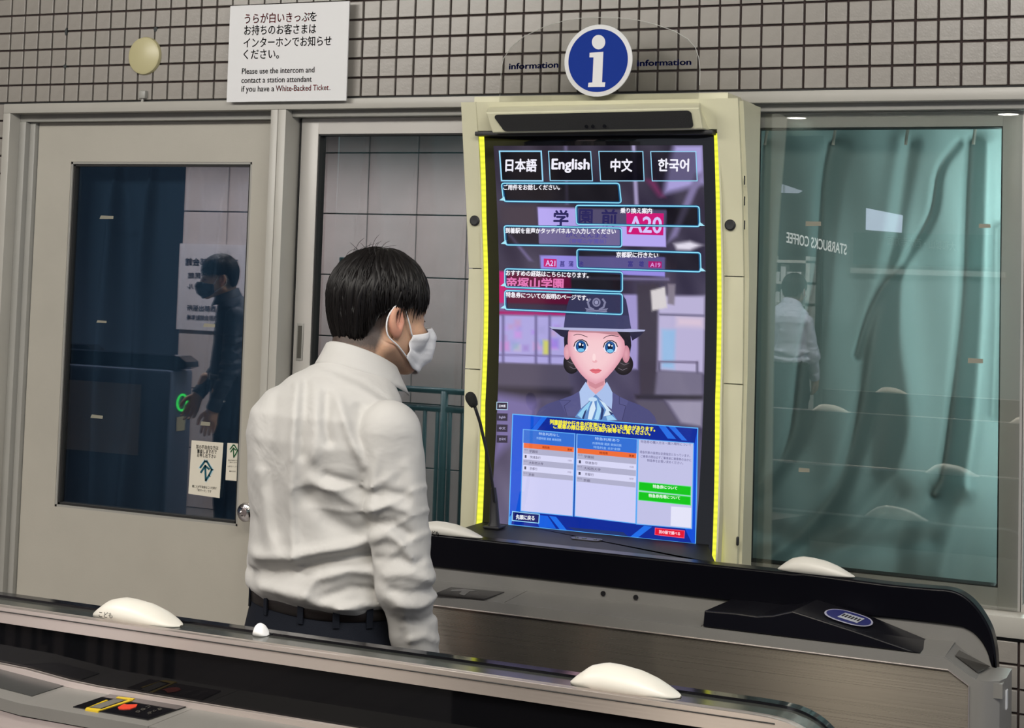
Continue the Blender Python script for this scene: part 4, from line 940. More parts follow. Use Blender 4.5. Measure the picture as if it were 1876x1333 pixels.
mb.add([Wi(c_[0]+41*math.cos(t_*math.pi/16), c_[1]+44*math.sin(t_*math.pi/16)) for t_ in range(32)], [tuple(range(32))])
mb.add([Wi(*q) for q in ((800, 322), (884, 316), (876, 502), (896, 502), (893, 530), (790, 531), (793, 505), (817, 503), (824, 350), (799, 350))], [tuple(range(10))])
mb.build('letter_mark', m_board, arch, fix=False)
Wt = lambda x, y: at(x, y, Ya-.0019)
mb = MB(); text_px(mb, 'information', (932, 127), (1023, 123.5), 11, Wt, 0.03); mb.build('lettering', m_navy, arch, fix=False); mb = MB(); text_px(mb, 'information', (1167, 121), (1266.5, 118.5), 11, Wt, 0.03)
mb.build('lettering', m_navy, arch, fix=False)
# ================================================================== TICKET GATES
def PXZ(pts, Y): return [(p[0], p[2]) for p in (at(x_, y_, Y) for x_, y_ in pts)]
K7 = lambda x, y: (1200+x/2.775, 980+y/2.775)
K8 = lambda x, y: (700+x/3.127, 940+y/3.127)
K9 = lambda x, y: (x/3.079, 900+y/3.079)
def dome(name, label, x, y, z, L_, Wd, H, group='white sensor domes', text=None, textz=None, tilt=0.0, n=28, mt=None, cat='cover'):
    mb = MB(); rows = []
    for i in range(n+1):
        t = i/n; s_ = -math.cos(math.pi*t)          # -1..1
        prof = float(np.interp((s_+1)/2, [0, .06, .18, .32, .45, .62, .78, .92, 1], [.06, .34, .80, 1, .98, .86, .60, .24, .05]))
        row = []
        for j in range(13):
            a_ = math.pi*j/12
            row.append((x+s_*L_/2, y-math.cos(a_)*Wd/2*max(0.02, (1-abs(s_)**2.6))**0.5, z+math.sin(a_)**0.75*H*prof))
        rows.append(row)
    mb.grid(rows)
    nn = 13; mb.f += [(i*nn, (i+1)*nn, (i+1)*nn+12, i*nn+12) for i in range(n)]; mb.m += [0]*n
    if text is None and mt is None: mt = m_white
    t = empty(name, (x, y, z)); tag(t, label, cat, group); mb.build('shell', mt or m_white, t, True)
    return t
m_pad0 = mat('scoop_dark', (0.05, 0.047, 0.042), 0.2)
# ---------- far gate, beside the kiosk
yc = -0.405; yd = -0.525
gate = empty('ticket_gate', (2.2, -0.42, 0)); tag(gate, 'far ticket gate below the kiosk with a black curved top and a steel side', 'gate', None)
xL = 1.40
shell = PXZ([K7(700, 186), K7(1000, 226), K7(1200, 252), K7(1400, 270), K7(1480, 276), K7(1540, 292), K7(1600, 330), K7(1650, 385), K7(1690, 450), K7(1715, 510), K7(1732, 600), K7(1737, 690)], yc)
shell = [tuple(q) for q in catmull(shell, 4)]; zt = shell[0][1]; shell = [(xL, 1.090), (1.9, 1.0895), (shell[0][0], 1.0885)]+[(x_, z_) for x_, z_ in shell[1:]]
inner = PXZ([K7(1724, 700), K7(1705, 650), K7(1690, 600), K7(1660, 545), K7(1620, 502), K7(1580, 478), K7(1530, 464), K7(1300, 435), K7(1000, 405), K7(600, 362)], yc)
inner = [tuple(q) for q in catmull(inner, 4)]
low = [(shell[-1][0], 0.0), (shell[-1][0]-.012, 0.0)]
back_poly = shell+low+inner+[(xL, inner[-1][1])]
mb = MB(); mb.prism(back_poly, 'xz', yc, yc+.042); o = mb.build('black_shell', mat('shell_black', (.003, .003, .005), .28, spec=.12), gate, 'auto')
bv_ = o.modifiers.new('b', 'BEVEL'); bv_.width = 0.004; bv_.segments = 3; bv_.limit_method = 'ANGLE'
zin = inner[-1][1]
# grey upright under the shell, with the rounded end
gr = [(xL, 0.0), (xL, zin+.003)]+[(x_-.001, z_) for x_, z_ in reversed(inner)]+[(inner[0][0], 0.0)]
mb = MB(); mb.prism(gr, 'xz', yc+.006, yc+.038); mb.build('upright_panel', m_deck, gate, 'auto')
q1 = at(*K7(1700, 720), yd); xe = q1[0]
zdk = 0.985
lip = PXZ([K7(230, 470), K7(1370, 608), K7(1470, 632), K7(1630, 738), K7(1640, 980)], yd)
lipb = PXZ([K7(1595, 980), K7(1595, 765), K7(1490, 690), K7(0, 492)], yd)
zl0 = (lip[0][1]+lip[1][1])/2; zb0 = (lipb[3][1]+lipb[2][1])/2
lip[0] = (lip[0][0], zl0); lip[1] = (lip[1][0], zl0); lip[2] = (lip[2][0], zl0); lipb[3] = (lipb[3][0], zb0); lipb[2] = (lipb[2][0], zb0)
mb = MB(); top_ = [(xL, zl0), (lip[0][0], zl0)]+lip[1:4]+[(lip[3][0]+.002, 0.0)]
bot_ = [(lipb[1][0]+.002, 0.0), lipb[1], lipb[2], lipb[3], (xL, zb0)]
mb.prism(top_+bot_, 'xz', yd, yd+.010); mb.build('edge_trim', m_deck, gate)
sp = [(xL, 0.0), (xL, zb0+.001), lipb[3], lipb[2], lipb[1], (lipb[1][0]+.002, 0.0)]
mb = MB(); mb.prism(sp, 'xz', yd+.003, yd+.012); mb.build('steel_side', m_steel, gate)
mb = MB()
for i in range(len(top_)-2): # bright fold along the lip
    pass
fold = [(xL, yd-.001, zb0), (lipb[3][0], yd-.001, lipb[3][1]), (lipb[2][0], yd-.001, lipb[2][1]), (lipb[1][0], yd-.001, lipb[1][1]), (lipb[1][0]+.002, yd-.001, 0.0)]
mb.tube(fold, 0.0014, 6); mb.build('steel_fold', m_steel2, gate)
# end face: rounded column
mb = MB(); prof = [(lip[3][0], yd), (lip[3][0]+.020, yd+.004), (lip[3][0]+.040, yd+.020), (lip[3][0]+.048, yd+.05), (lip[3][0]+.048, yc+.01), (lip[3][0]-.03, yc+.01), (lip[3][0]-.03, yd+.01)]
mb.prism(prof, 'xy', 0.0, lip[3][1]); mb.build('end_column', m_deck, gate, 'auto')
# deck: three plates with joints
x_j1 = at(*K8(690, 530), yd)[0]; x_j2 = at(*K7(225, 500), yd)[0]; x_c = lip[1][0]; xch = lip[2][0]
def deckplate(xa, xb, name='deck_plate', za=None, zb_=None):
    mb = MB(); za = za if za else zl0; zb_ = zb_ if zb_ else za
    mb.add([(xa, yd+.0098, za), (xb, yd+.0098, zb_), (xb, yc+.006, zb_+.004), (xa, yc+.006, za+.004), (xa, yd+.0098, za-.012), (xb, yd+.0098, zb_-.012), (xb, yc+.006, zb_-.012), (xa, yc+.006, za-.012)], [(0, 1, 2, 3), (7, 6, 5, 4), (0, 4, 5, 1), (1, 5, 6, 2), (2, 6, 7, 3), (3, 7, 4, 0)])
    return mb.build(name, m_deck, gate)
deckplate(xL, x_j1-.0008); deckplate(x_j1+.0008, x_j2-.0008); deckplate(x_j2+.0008, xch)
mb = MB(); xe_ = lip[3][0]; ze_ = lip[3][1]
mb.prism([(xch, zl0), (xe_, ze_), (xe_+.046, ze_-.004), (xe_+.046, ze_-.03), (xch, ze_-.03)], 'xz', yd+.0115, yc+.008); mb.build('deck_slope', m_deck, gate)
mb = MB(); mb.add([(xch+.012, yd+.05, zl0-.005), (xe_-.002, yd+.045, ze_+.004), (xe_+.012, yc-.012, ze_+.004), (xch+.012, yc-.02, zl0-.005)], [(0, 1, 2, 3)]); mb.build('coin_scoop', m_pad0, gate, fix=False)
q = [at(*K7(1540, 640), yd+.04), at(*K7(1600, 650), yc-.01), at(*K7(1690, 700), yc-.01), at(*K7(1620, 725), yd+.03)]
# steel band under the black shell
# dark ticket window in the first plate
q = [atZ(*K8(300, 440), zl0+.004), atZ(*K8(390, 420), zl0+.004), atZ(*K8(700, 452), zl0+.004), atZ(*K8(585, 493), zl0+.004)]
mb = MB(); q = [(1.535, yd+.022), (1.60, yc-.012), (1.78, yc-.012), (1.745, yd+.022)]
qa = [atZ(*K8(*c_), zl0+.003) for c_ in ((300, 462), (395, 425), (700, 453), (583, 493))]
mb.prism([(p[0], p[1]) for p in qa], 'xy', zl0+.0015, zl0+.0042); tw = mb.build('ticket_window', mat('smoked_plastic', (0.03, 0.028, 0.028), 0.18), gate)
W8 = lambda x_, y_: atZ(*K8(x_, y_), zl0+.0046)
mb = MB(); mb.add([W8(*c_) for c_ in ((400, 437), (470, 430), (520, 440), (545, 446), (500, 448), (470, 470), (440, 462), (455, 446), (390, 446))], [tuple(range(9))]); mb.build('arrow_print', mat('faded_print', (0.16, 0.155, 0.15), 0.5), tw, fix=False)
for c_ in ((1266, 459), (1453, 481)):
    p = at(*K8(*c_), yc+.004); mb = MB(); mb.lathe([(0.0052, 0), (0.0052, .003), (0, .003)], (p[0], yc+.006, p[2]), (0, -1, 0), 16); mb.build('sensor_eye', m_black, gate)
# black card reader wedge
zdk_ = zl0+.0008
mod = PXZ([K7(243, 466), K7(250, 383), K7(420, 398), K7(520, 412), K7(600, 408), K7(700, 386), K7(1000, 482), K7(1350, 606), K7(1000, 565)], yd+.004)
mod = [(x_, zdk_ if i in (0, 7, 8) else z_) for i, (x_, z_) in enumerate(mod)]
mb = MB(); n_ = len(mod); vs = [(x_, yd+.004, z_) for x_, z_ in mod]
bk_ = []
for i, (x_, z_) in enumerate(mod): bk_.append((x_+(0.02 if i in (1, 2, 3, 4, 5, 6) else 0.0), yc+.002, z_+(0.004 if 1 <= i <= 6 else 0)))
mb.add(vs+bk_, [tuple(range(n_)), tuple(reversed(range(n_, 2*n_)))]+[(i, (i+1) % n_, n_+(i+1) % n_, n_+i) for i in range(n_)])
rd = mb.build('card_reader', mat('reader_black', (0.005, 0.005, 0.008), 0.28, spec=.25), gate)
bv_ = rd.modifiers.new('b', 'BEVEL'); bv_.width = 0.0025; bv_.segments = 2; bv_.limit_method = 'ANGLE'
# oval reader mark on the sloping face
i5, i6, i7 = 5, 6, 7
a_ = np.array(vs[5]); b_ = np.array(vs[7]); c_ = np.array(bk_[5]); d_ = np.array(bk_[7])
def slope(u, v, off=0.0012):
    A_ = lerp(vs[5], vs[6], min(1, u/.48)) if u < .48 else lerp(vs[6], vs[7], (u-.48)/.52)
    B_ = lerp(bk_[5], bk_[6], min(1, u/.48)) if u < .48 else lerp(bk_[6], bk_[7], (u-.48)/.52)
    p = lerp(A_, B_, v); return (p[0], p[1], p[2]+off)
def ovl(u0, v0, ru, rv, off): return [slope(u0+ru*math.copysign(abs(math.cos(t_))**.7, math.cos(t_)), v0+rv*math.sin(t_), off) for t_ in np.linspace(0, 2*math.pi, 40, endpoint=False)]
mb = MB(); mb.add(ovl(.36, .50, .185, .34, .0030), [tuple(range(40))]); m1 = mb.build('reader_mark', mat('mark_white', (0.40, 0.40, 0.50), 0.4), rd, fix=False)
mb = MB(); mb.add(ovl(.36, .50, .172, .29, .0036), [tuple(range(40))]); mb.build('mark_field', mat('mark_navy', (0.02, 0.025, 0.14), 0.4), rd, fix=False)
mb = MB(); mb.add([slope(u_, v_, .0042) for u_, v_ in ((.30, .32), (.46, .32), (.46, .66), (.30, .66))], [(0, 1, 2, 3)]); mb.build('mark_label', mat('mark_pale', (0.42, 0.44, 0.50), 0.4), rd, fix=False)
mb = MB()
for u_ in (.31, .335, .36, .385, .41, .435): mb.add([slope(u_, .42, .0046), slope(u_+.015, .42, .0046), slope(u_+.012, .58, .0046), slope(u_-.003, .58, .0046)], [(0, 1, 2, 3)])
mb.build('mark_print', m_ink, rd, fix=False)
p = at(*K7(1702, 845), yd+.02)
mb = MB(); mb.box(xe_+.044, xe_+.050, yd+.045, yd+.06, p[2]-.018, p[2]+.018, b=.002); mb.build('end_sticker', m_board, gate)
# ---------- domes on the far gate
d1a, d1b = atZ(768, 981, 1.09), atZ(884, 985, 1.09)
q1, q2 = at(1425, 1048, yc+.02), at(1566, 1062, yc+.02)
dome('sensor_dome', 'white sensor dome on the far gate in front of the large teal window', (q1[0]+q2[0])/2, yc+.021, 1.0905, abs(q2[0]-q1[0]), .040, .030)
q1, q2 = at(757, 975, yc+.02), at(884, 988, yc+.02)
da = dome('sensor_dome', 'white sensor dome on the far gate, lettered, between the man and the screen', (q1[0]+q2[0])/2, yc+.021, 1.0905, abs(q2[0]-q1[0]), .040, .026)
mb = MB(); Wd = lambda x_, y_: at(x_, y_, yc+.012)
text_px(mb, 'こども', (784, 979), (804, 981), 8, lambda x_, y_: at(x_, y_, yc-.0005), .02); mb.build('lettering', m_ink, da, fix=False)

# ---------- near gate, across the foot of the picture
y0 = -1.465; xa = 1.22
def endx(px, py): return at(px, py, y0)[0]
ng = empty('ticket_gate', (1.8, -1.55, 0)); tag(ng, 'near ticket gate crossing the bottom of the view with a steel rail over black glass', 'gate', None)
xe1 = at(1420, 1300, y0)[0]; xe2 = at(1530, 1345, y0)[0]
rail = [(xa, 1.0645), (xa, 1.090), (xe1-.04, 1.090), (xe1, 1.0885), (xe1+.03, 1.082), (xe1+.055, 1.068), (xe1+.075, 1.045), (xe1+.088, 1.015), (xe1+.094, 0.97), (xe1+.094, 0.0), (xe1+.072, 0.0), (xe1+.072, 0.97), (xe1+.066, 1.010), (xe1+.052, 1.036), (xe1+.03, 1.055), (xe1, 1.0635)]
rail = rail[:2]+[tuple(q) for q in catmull(rail[2:9], 5)]+rail[9:11]+[tuple(q) for q in catmull(rail[11:], 5)]
mb = MB(); mb.prism(rail, 'xz', y0, y0+.016); mb.build('steel_rail', m_steel2, ng)
mb = MB(); mb.tube([(xa, y0-.0005, 1.0832), (xe1, y0-.0005, 1.0828)], 0.0009, 5); mb.build('rail_groove', m_blackgap, ng)
topc = [(xa, 1.0875), (xe1-.04, 1.0875), (xe1, 1.086), (xe1+.03, 1.0795), (xe1+.055, 1.0655), (xe1+.075, 1.0425), (xe1+.086, 1.015), (xe1+.090, .97)]
topc = topc[:1]+[tuple(q) for q in catmull(topc[1:], 5)]
mb = MB(); mb.prism(topc+[(xe1+.090, 0.0), (xa, 0.0)], 'xz', y0+.016, y0+.068); mb.build('core', mat('dark_top_plate', (.075, .08, .072), .14, .5), ng, 'auto')
mb = MB(); tb = [(x_, z_+.004) for x_, z_ in topc]; mb.prism(tb+[(xe1+.092, 0), (xa, 0)], 'xz', y0+.068, y0+.088); mb.build('back_rail', m_black, ng, 'auto')
bg_ = [(xa, 1.066), (xe1, 1.0645), (xe1+.03, 1.056), (xe1+.052, 1.037), (xe1+.066, 1.010), (xe1+.072, .97), (xe1+.072, 0.0), (xa, 0.0)]
mb = MB(); mb.prism(bg_, 'xz', y0+.006, y0+.012); mb.build('black_glass', mat('black_glass', (0.004, 0.004, 0.005), 0.03, spec=0.3), ng)
W9 = lambda x_, y_, Z: atZ(*K9(x_, y_), Z)
# thin steel strip + deck with a raised reader end
xs1 = at(*K9(400, 1078), y0)[0]; xs0 = at(*K9(150, 1000), y0)[0]; zs = 0.984; zh = at(*K9(0, 958), y0)[2]
strip_t = [(xa, zh), (xs0, at(*K9(150, 1000), y0)[2]), (at(*K9(390, 1066), y0)[0], at(*K9(390, 1066), y0)[2]), (at(*K9(560, 1105), y0)[0], zs+.003), (xe1+.07, zs+.003)]
mb = MB(); mb.prism(strip_t+[(xe1+.07, zs-.007), (strip_t[3][0], zs-.007), (xa, zh-.012)], 'xz', y0-.003, y0+.006); mb.build('steel_strip', m_steel2, ng)
dY = 0.115
xk = at(*K9(300, 1215), y0-dY)[0]
zdn = 0.978
def plate(xa_, xb_, za_, zb_, name='deck_plate'):
    mb = MB(); mb.add([(xa_, y0-dY, za_), (xb_, y0-dY, zb_), (xb_, y0-.003, zb_), (xa_, y0-.003, za_), (xa_, y0-dY, za_-.018), (xb_, y0-dY, zb_-.018), (xb_, y0-.003, zb_-.018), (xa_, y0-.003, za_-.018)], [(0, 1, 2, 3), (7, 6, 5, 4), (0, 4, 5, 1), (1, 5, 6, 2), (2, 6, 7, 3), (3, 7, 4, 0)])
    return mb.build(name, m_deck, ng)
xj = strip_t[2][0]-.0; xj0 = strip_t[1][0]; xjj = 1.72
plate(xa, xj0-.05, zh-.010, zh-.012); plate(xj0-.05, xj+.0, zh-.012, zdn+.001); plate(xj, xjj, zdn+.001, zdn); plate(xjj+.001, xe1+.06, zdn, zdn)
mb = MB(); mb.prism([(xa, 0.0), (xa, zh-.03), (xj0-.05, zh-.032), (xj, zdn-.02), (xe1+.06, zdn-.02), (xe1+.06, 0.0)], 'xz', y0-dY+.004, y0-.01); mb.build('steel_side', m_steel2, ng)
# reader pad and ticket display on the deck
zz = zh-.010
def padp(pts, off, name, mt, parent):
    P_ = []
    for c_ in pts:
        Z = zdn
        for _ in range(5):
            p = W9(*c_, Z); 
            Z = float(np.interp(p[0], [xa, xj0-.05, xj, 3], [zh-.010, zh-.012, zdn+.001, zdn]))+off
        P_.append(W9(*c_, Z))
    mb = MB(); n_ = len(P_); mb.add(P_+[p-np.array([0, 0, .004]) for p in P_], [tuple(range(n_))]+[(i, (i+1) % n_, n_+(i+1) % n_, n_+i) for i in range(n_)]); return mb.build(name, mt, parent, fix=False)
m_pad = mat('pad_grey', (0.035, 0.037, 0.035), 0.35)
padp([(-40, 965), (20, 980), (395, 1082), (180, 1152), (-60, 1090)], .0012, 'reader_pad', m_pad, ng)
dsp = padp([(412, 1212), (620, 1142), (1050, 1210), (835, 1284)], .0012, 'ticket_display', m_black, ng)
m_yel = mat('yellow_print', (0.60, 0.42, 0.02), 0.5); m_redp = mat('red_print', (0.62, 0.05, 0.02), 0.5); m_greyp = mat('grey_print', (0.14, 0.13, 0.11), 0.5)
for q in ([(480, 1226), (490, 1216), (575, 1226), (553, 1238)], [(655, 1160), (668, 1155), (762, 1166), (740, 1175)], [(553, 1236), (573, 1226), (735, 1170), (752, 1174)], [(486, 1220), (500, 1215), (610, 1176), (598, 1174)]): padp(q, .0022, 'yellow_frame', m_yel, dsp)
padp([(510, 1214), (640, 1170), (700, 1176), (570, 1220)], .0019, 'ticket_picture', m_greyp, dsp)
padp([(665, 1215), (700, 1196), (715, 1200), (775, 1198), (768, 1212), (735, 1224), (700, 1226), (672, 1224)], .0022, 'red_arrow', m_redp, dsp)
mb = MB(); W_ = lambda x_, y_: atZ(x_, y_, zdn+.004)
vs_, fs_ = glyphs('きっぷ', .02)
for s_, o_, u_, v_ in (('こちら', (840, 1205), (-78, 36), (16, 10)), ('きっぷ', (905, 1218), (-78, 30), (16, 10))):
    vs_, fs_ = glyphs(s_, .02); x0_, x1_ = vs_[:, 0].min(), vs_[:, 0].max()
    mb.add([W_(*K9(o_[0]+u_[0]*(x_-x0_)/(x1_-x0_)+v_[0]*y_, o_[1]+u_[1]*(x_-x0_)/(x1_-x0_)+v_[1]*y_)) for x_, y_ in vs_], fs_)
mb.build('lettering', m_greyp, dsp, fix=False)
q1, q2 = at(1034, 1250, y0+.02), at(1238, 1280, y0+.02)
dome('sensor_dome', 'plain white sensor dome on the near gate, the one towards the kiosk side', (q1[0]+q2[0])/2, y0+.045, 1.088, abs(q2[0]-q1[0])*.99, .064, .033)
q1, q2 = at(155, 1133, y0+.02), at(316, 1147, y0+.02)
db = dome('sensor_dome', 'white sensor dome on the near gate, lettered, in front of the door', (q1[0]+q2[0])/2, y0+.045, 1.088, abs(q2[0]-q1[0])*.99, .064, .033)
mb = MB(); text_px(mb, 'こども', (181, 1129), (206, 1132), 9.5, lambda x_, y_: at(x_, y_, y0+.009), .015); mb.build('lettering', m_ink, db, fix=False)
p = at(477, 1160, y0+.06)
dome('sensor_dome', 'small round white cap on the near gate before the dark trousers', p[0], y0+.062, 1.088,   .026, .026, .018, None, n=14, mt=mat('bright_plastic', (0.85, 0.85, 0.85), 0.3))
# ================================================================== PEOPLE (shapes grown from distance fields)
def surfnets(f, lo, hi, h):
    lo = np.array(lo, float); n = np.ceil((np.array(hi)-lo)/h).astype(int)+1
    ax = [lo[i]+h*np.arange(n[i]) for i in range(3)]
    G_ = np.stack(np.meshgrid(*ax, indexing='ij'), -1).astype(np.float32)
    D = f(G_.reshape(-1, 3)).reshape(n).astype(np.float32)
    S = D < 0
    c = S[:-1, :-1, :-1].astype(np.int8)
    tot = sum(S[i:n[0]-1+i, j:n[1]-1+j, k:n[2]-1+k].astype(np.int8) for i in (0, 1) for j in (0, 1) for k in (0, 1))
    act = (tot > 0) & (tot < 8); idx = -np.ones(act.shape, np.int64); idx[act] = np.arange(act.sum())
    ci = np.argwhere(act); acc = np.zeros((len(ci), 3)); cnt = np.zeros(len(ci))
    cor = [(i, j, k) for i in (0, 1) for j in (0, 1) for k in (0, 1)]
    for a_ in cor:
        for d_ in range(3):
            if a_[d_] == 1: continue
            b_ = list(a_); b_[d_] = 1
            va = D[tuple((ci+a_).T)]; vb = D[tuple((ci+b_).T)]; m = (va < 0) != (vb < 0)
            t = np.where(m, va/(va-vb+1e-12), 0); p = np.repeat([a_], len(ci), 0).astype(float); p[:, d_] = t
            acc[m] += p[m]; cnt[m] += 1
    V = lo+h*(ci+acc/cnt[:, None]); F = []
    for d_ in range(3):
        u_, v_ = (d_+1) % 3, (d_+2) % 3
        s0 = [slice(1, n[q]-1) for q in range(3)]; s0[d_] = slice(0, n[d_]-1); s1 = list(s0); s1[d_] = slice(1, n[d_])
        A_, B_ = S[tuple(s0)], S[tuple(s1)]; off = np.array([1, 1, 1]); off[d_] = 0
        for flip in (0, 1):
            e_ = np.argwhere((A_ & ~B_) if not flip else (~A_ & B_))+off
            if not len(e_): continue
            q = []
            for du, dv in ((0, 0), (1, 0), (1, 1), (0, 1)):
                g = e_.copy(); g[:, u_] -= du; g[:, v_] -= dv; q.append(idx[tuple(g.T)])
            q = np.stack(q, 1); F.append(q if not flip else q[:, ::-1])
    F = np.concatenate(F); F = F[(F >= 0).all(1)]
    return V, F
def ell(p, c, r):
    q = p-np.array(c, np.float32); r = np.array(r, np.float32); k0 = np.linalg.norm(q/r, axis=1); k1 = np.linalg.norm(q/(r*r), axis=1); return k0*(k0-1)/np.maximum(k1, 1e-6)
def cap(p, a, b, ra, rb):
    a = np.array(a, np.float32); b = np.array(b, np.float32); ab = b-a; t = np.clip((p-a)@ab/(ab@ab), 0, 1); return np.linalg.norm(p-(a+t[:, None]*ab), axis=1)-(ra+(rb-ra)*t)
def smin(a, b, k): h = np.clip(.5+.5*(b-a)/k, 0, 1); return b*(1-h)+a*h-k*h*(1-h)
def smax(a, b, k): return -smin(-a, -b, k)
def loft(p, tab, ex=2.3):
    T = np.array(tab); z = p[:, 2]; a = np.interp(z, T[:, 0], T[:, 1]); b = np.interp(z, T[:, 0], T[:, 2]); cy = np.interp(z, T[:, 0], T[:, 3]); cx = np.interp(z, T[:, 0], T[:, 4]) if T.shape[1] > 4 else 0
    x = np.abs(p[:, 0]-cx)/a; y = np.abs(p[:, 1]-cy)/b
    rad = (x**ex+y**ex)**(1/ex); d = (rad-1)*np.minimum(a, b)
    return np.maximum(d, np.maximum(T[0, 0]-z, z-T[-1, 0]))
def meshobj(name, V, F, mt, parent, col=None, smooth=True, iters=0):
    me = bpy.data.meshes.new(name); me.from_pydata(np.asarray(V).tolist(), [], np.asarray(F).tolist()); me.update()
    if iters:
        bm = bmesh.new(); bm.from_mesh(me)
        for _ in range(iters): bmesh.ops.smooth_vert(bm, verts=bm.verts[:], factor=.5, use_axis_x=True, use_axis_y=True, use_axis_z=True)
        bm.to_mesh(me); bm.free()
    if col is not None:
        a = me.color_attributes.new('Col', 'FLOAT_COLOR', 'POINT'); c = np.ones((len(V), 4)); c[:, :3] = col; a.data.foreach_set('color', c.ravel())
    return link(name, me, mt, parent, smooth)
# ---- where he stands
MY = -0.955; MC = at(614, 700, MY)
HEAD_T = math.radians(-22)                      # torso heading (local +y turned from world +y)
man = empty('person', (0, 0, 0)); 
e_img = np.array([math.cos(math.radians(30)), math.sin(math.radians(30)), 0]); n_img = np.array([-math.sin(math.radians(30)), math.cos(math.radians(30)), 0])
def sz(px, py):                                 # picture point -> (sideways, height) in the man's own vertical plane
    d = ray(px, py); M0 = np.array([MC[0], MY, 0]); t = ((M0-CAM)@n_img)/(d@n_img); p = CAM+d*t; return float((p-M0)@e_img), float(p[2])
cT, sT = math.cos(HEAD_T), math.sin(HEAD_T)
kx_ = cT*e_img[0]+sT*e_img[1]; ky_ = -sT*e_img[0]+cT*e_img[1]     # local x,y -> sideways
def folds_field(fl):
    L_ = [(np.array([sz(*q) for q in pl]), a_, w_) for pl, a_, w_ in fl]
    def g(p):
        P2 = np.stack([p[:, 0]*kx_+p[:, 1]*ky_, p[:, 2]], 1); out = np.zeros(len(p), np.float32)
        for pl, a_, w_ in L_: out += a_*np.exp(-(segd(P2, pl)/w_)**2)
        return out
    return g
torso_tab = [(0.98, .150, .105, .010), (1.05, .158, .112, .005), (1.068, .172, .122, .000), (1.09, .176, .127, -.002), (1.13, .172, .124, -.002), (1.20, .170, .120, -.004), (1.28, .174, .121, -.010), (1.35, .178, .122, -.016), (1.395, .170, .116, -.014), (1.43, .146, .102, -.004), (1.455, .110, .088, .010), (1.475, .078, .072, .026), (1.492, .058, .060, .038)]
SH = (.178, -.012, 1.375); EL = (.214, .004, 1.115); WR = (.186, .086, .900)
SHl = (-.160, .000, 1.352); ELl = (-.178, .070, 1.115); WRl = (-.12, .19, .95)
def arm_tab(p, A_, B_, ra, rb): return cap(p, A_, B_, ra, rb)
fT = folds_field([
    ([(512, 690), (505, 760), (500, 860), (510, 960)], -.005, .012),
    ([(545, 700), (540, 800), (536, 900), (540, 1000)], .010, .010),
    ([(562, 700), (558, 765), (556, 815)], -.009, .009),
    ([(600, 716), (598, 760), (604, 790)], -.011, .009),
    ([(620, 720), (640, 780), (665, 830)], .009, .009),
    ([(580, 700), (580, 760), (576, 820)], .005, .010),
    ([(655, 735), (668, 770), (676, 800)], -.007, .009),
    ([(690, 760), (672, 800), (668, 850)], .008, .008),
    ([(572, 890), (600, 925), (650, 955)], -.010, .018),
    ([(570, 860), (620, 880), (655, 900)], .006, .010),
    ([(600, 850), (640, 862), (668, 872)], -.006, .008),
    ([(480, 860), (488, 920), (500, 985)], .006, .012),
    ([(470, 1010), (530, 1000), (590, 985), (640, 975), (674, 962)], .012, .012),
    ([(465, 1052), (500, 1038), (550, 1020), (600, 1000), (650, 990), (680, 985)], -.014, .015),
    ([(480, 1062), (540, 1064), (600, 1075), (650, 1085)], .010, .012),
    ([(560, 1060), (580, 1030), (640, 1012), (690, 1020)], .009, .010),
    ([(590, 1065), (640, 1045), (690, 1052)], -.007, .008),
    ([(620, 1080), (660, 1072), (690, 1078)], .007, .007),
    ([(470, 760), (468, 840), (466, 930)], .004, .012),
    ([(574, 668), (610, 674), (660, 694), (705, 722), (735, 745)], -.0045, .0055),
    ([(572, 672), (608, 680), (656, 701), (702, 729)], .0035, .006)])
fA = folds_field([
    ([(705, 775), (690, 800), (680, 840), (676, 900)], .008, .009),
    ([(672, 880), (700, 872), (735, 880)], -.007, .008), ([(672, 905), (705, 893), (740, 905)], .008, .008), ([(675, 930), (712, 925), (738, 945)], -.009, .009),
    ([(678, 958), (705, 945), (730, 960), (745, 985)], .009, .009), ([(690, 990), (720, 985), (760, 995)], -.006, .009), ([(700, 1015), (735, 1010), (780, 1022)], .006, .009),
    ([(712, 1040), (745, 1045), (784, 1040)], -.007, .009), ([(722, 1065), (760, 1070), (790, 1060)], .006, .008), ([(735, 1095), (765, 1100), (790, 1090)], -.006, .008),
    ([(745, 1130), (770, 1125), (795, 1140)], .006, .008), ([(738, 790), (748, 850), (752, 920)], .004, .012), ([(720, 800), (722, 850)], -.004, .010),
    ([(734, 1085), (742, 1130), (744, 1160)], .003, .004), ([(718, 1160), (750, 1166), (790, 1170)], -.004, .004)])
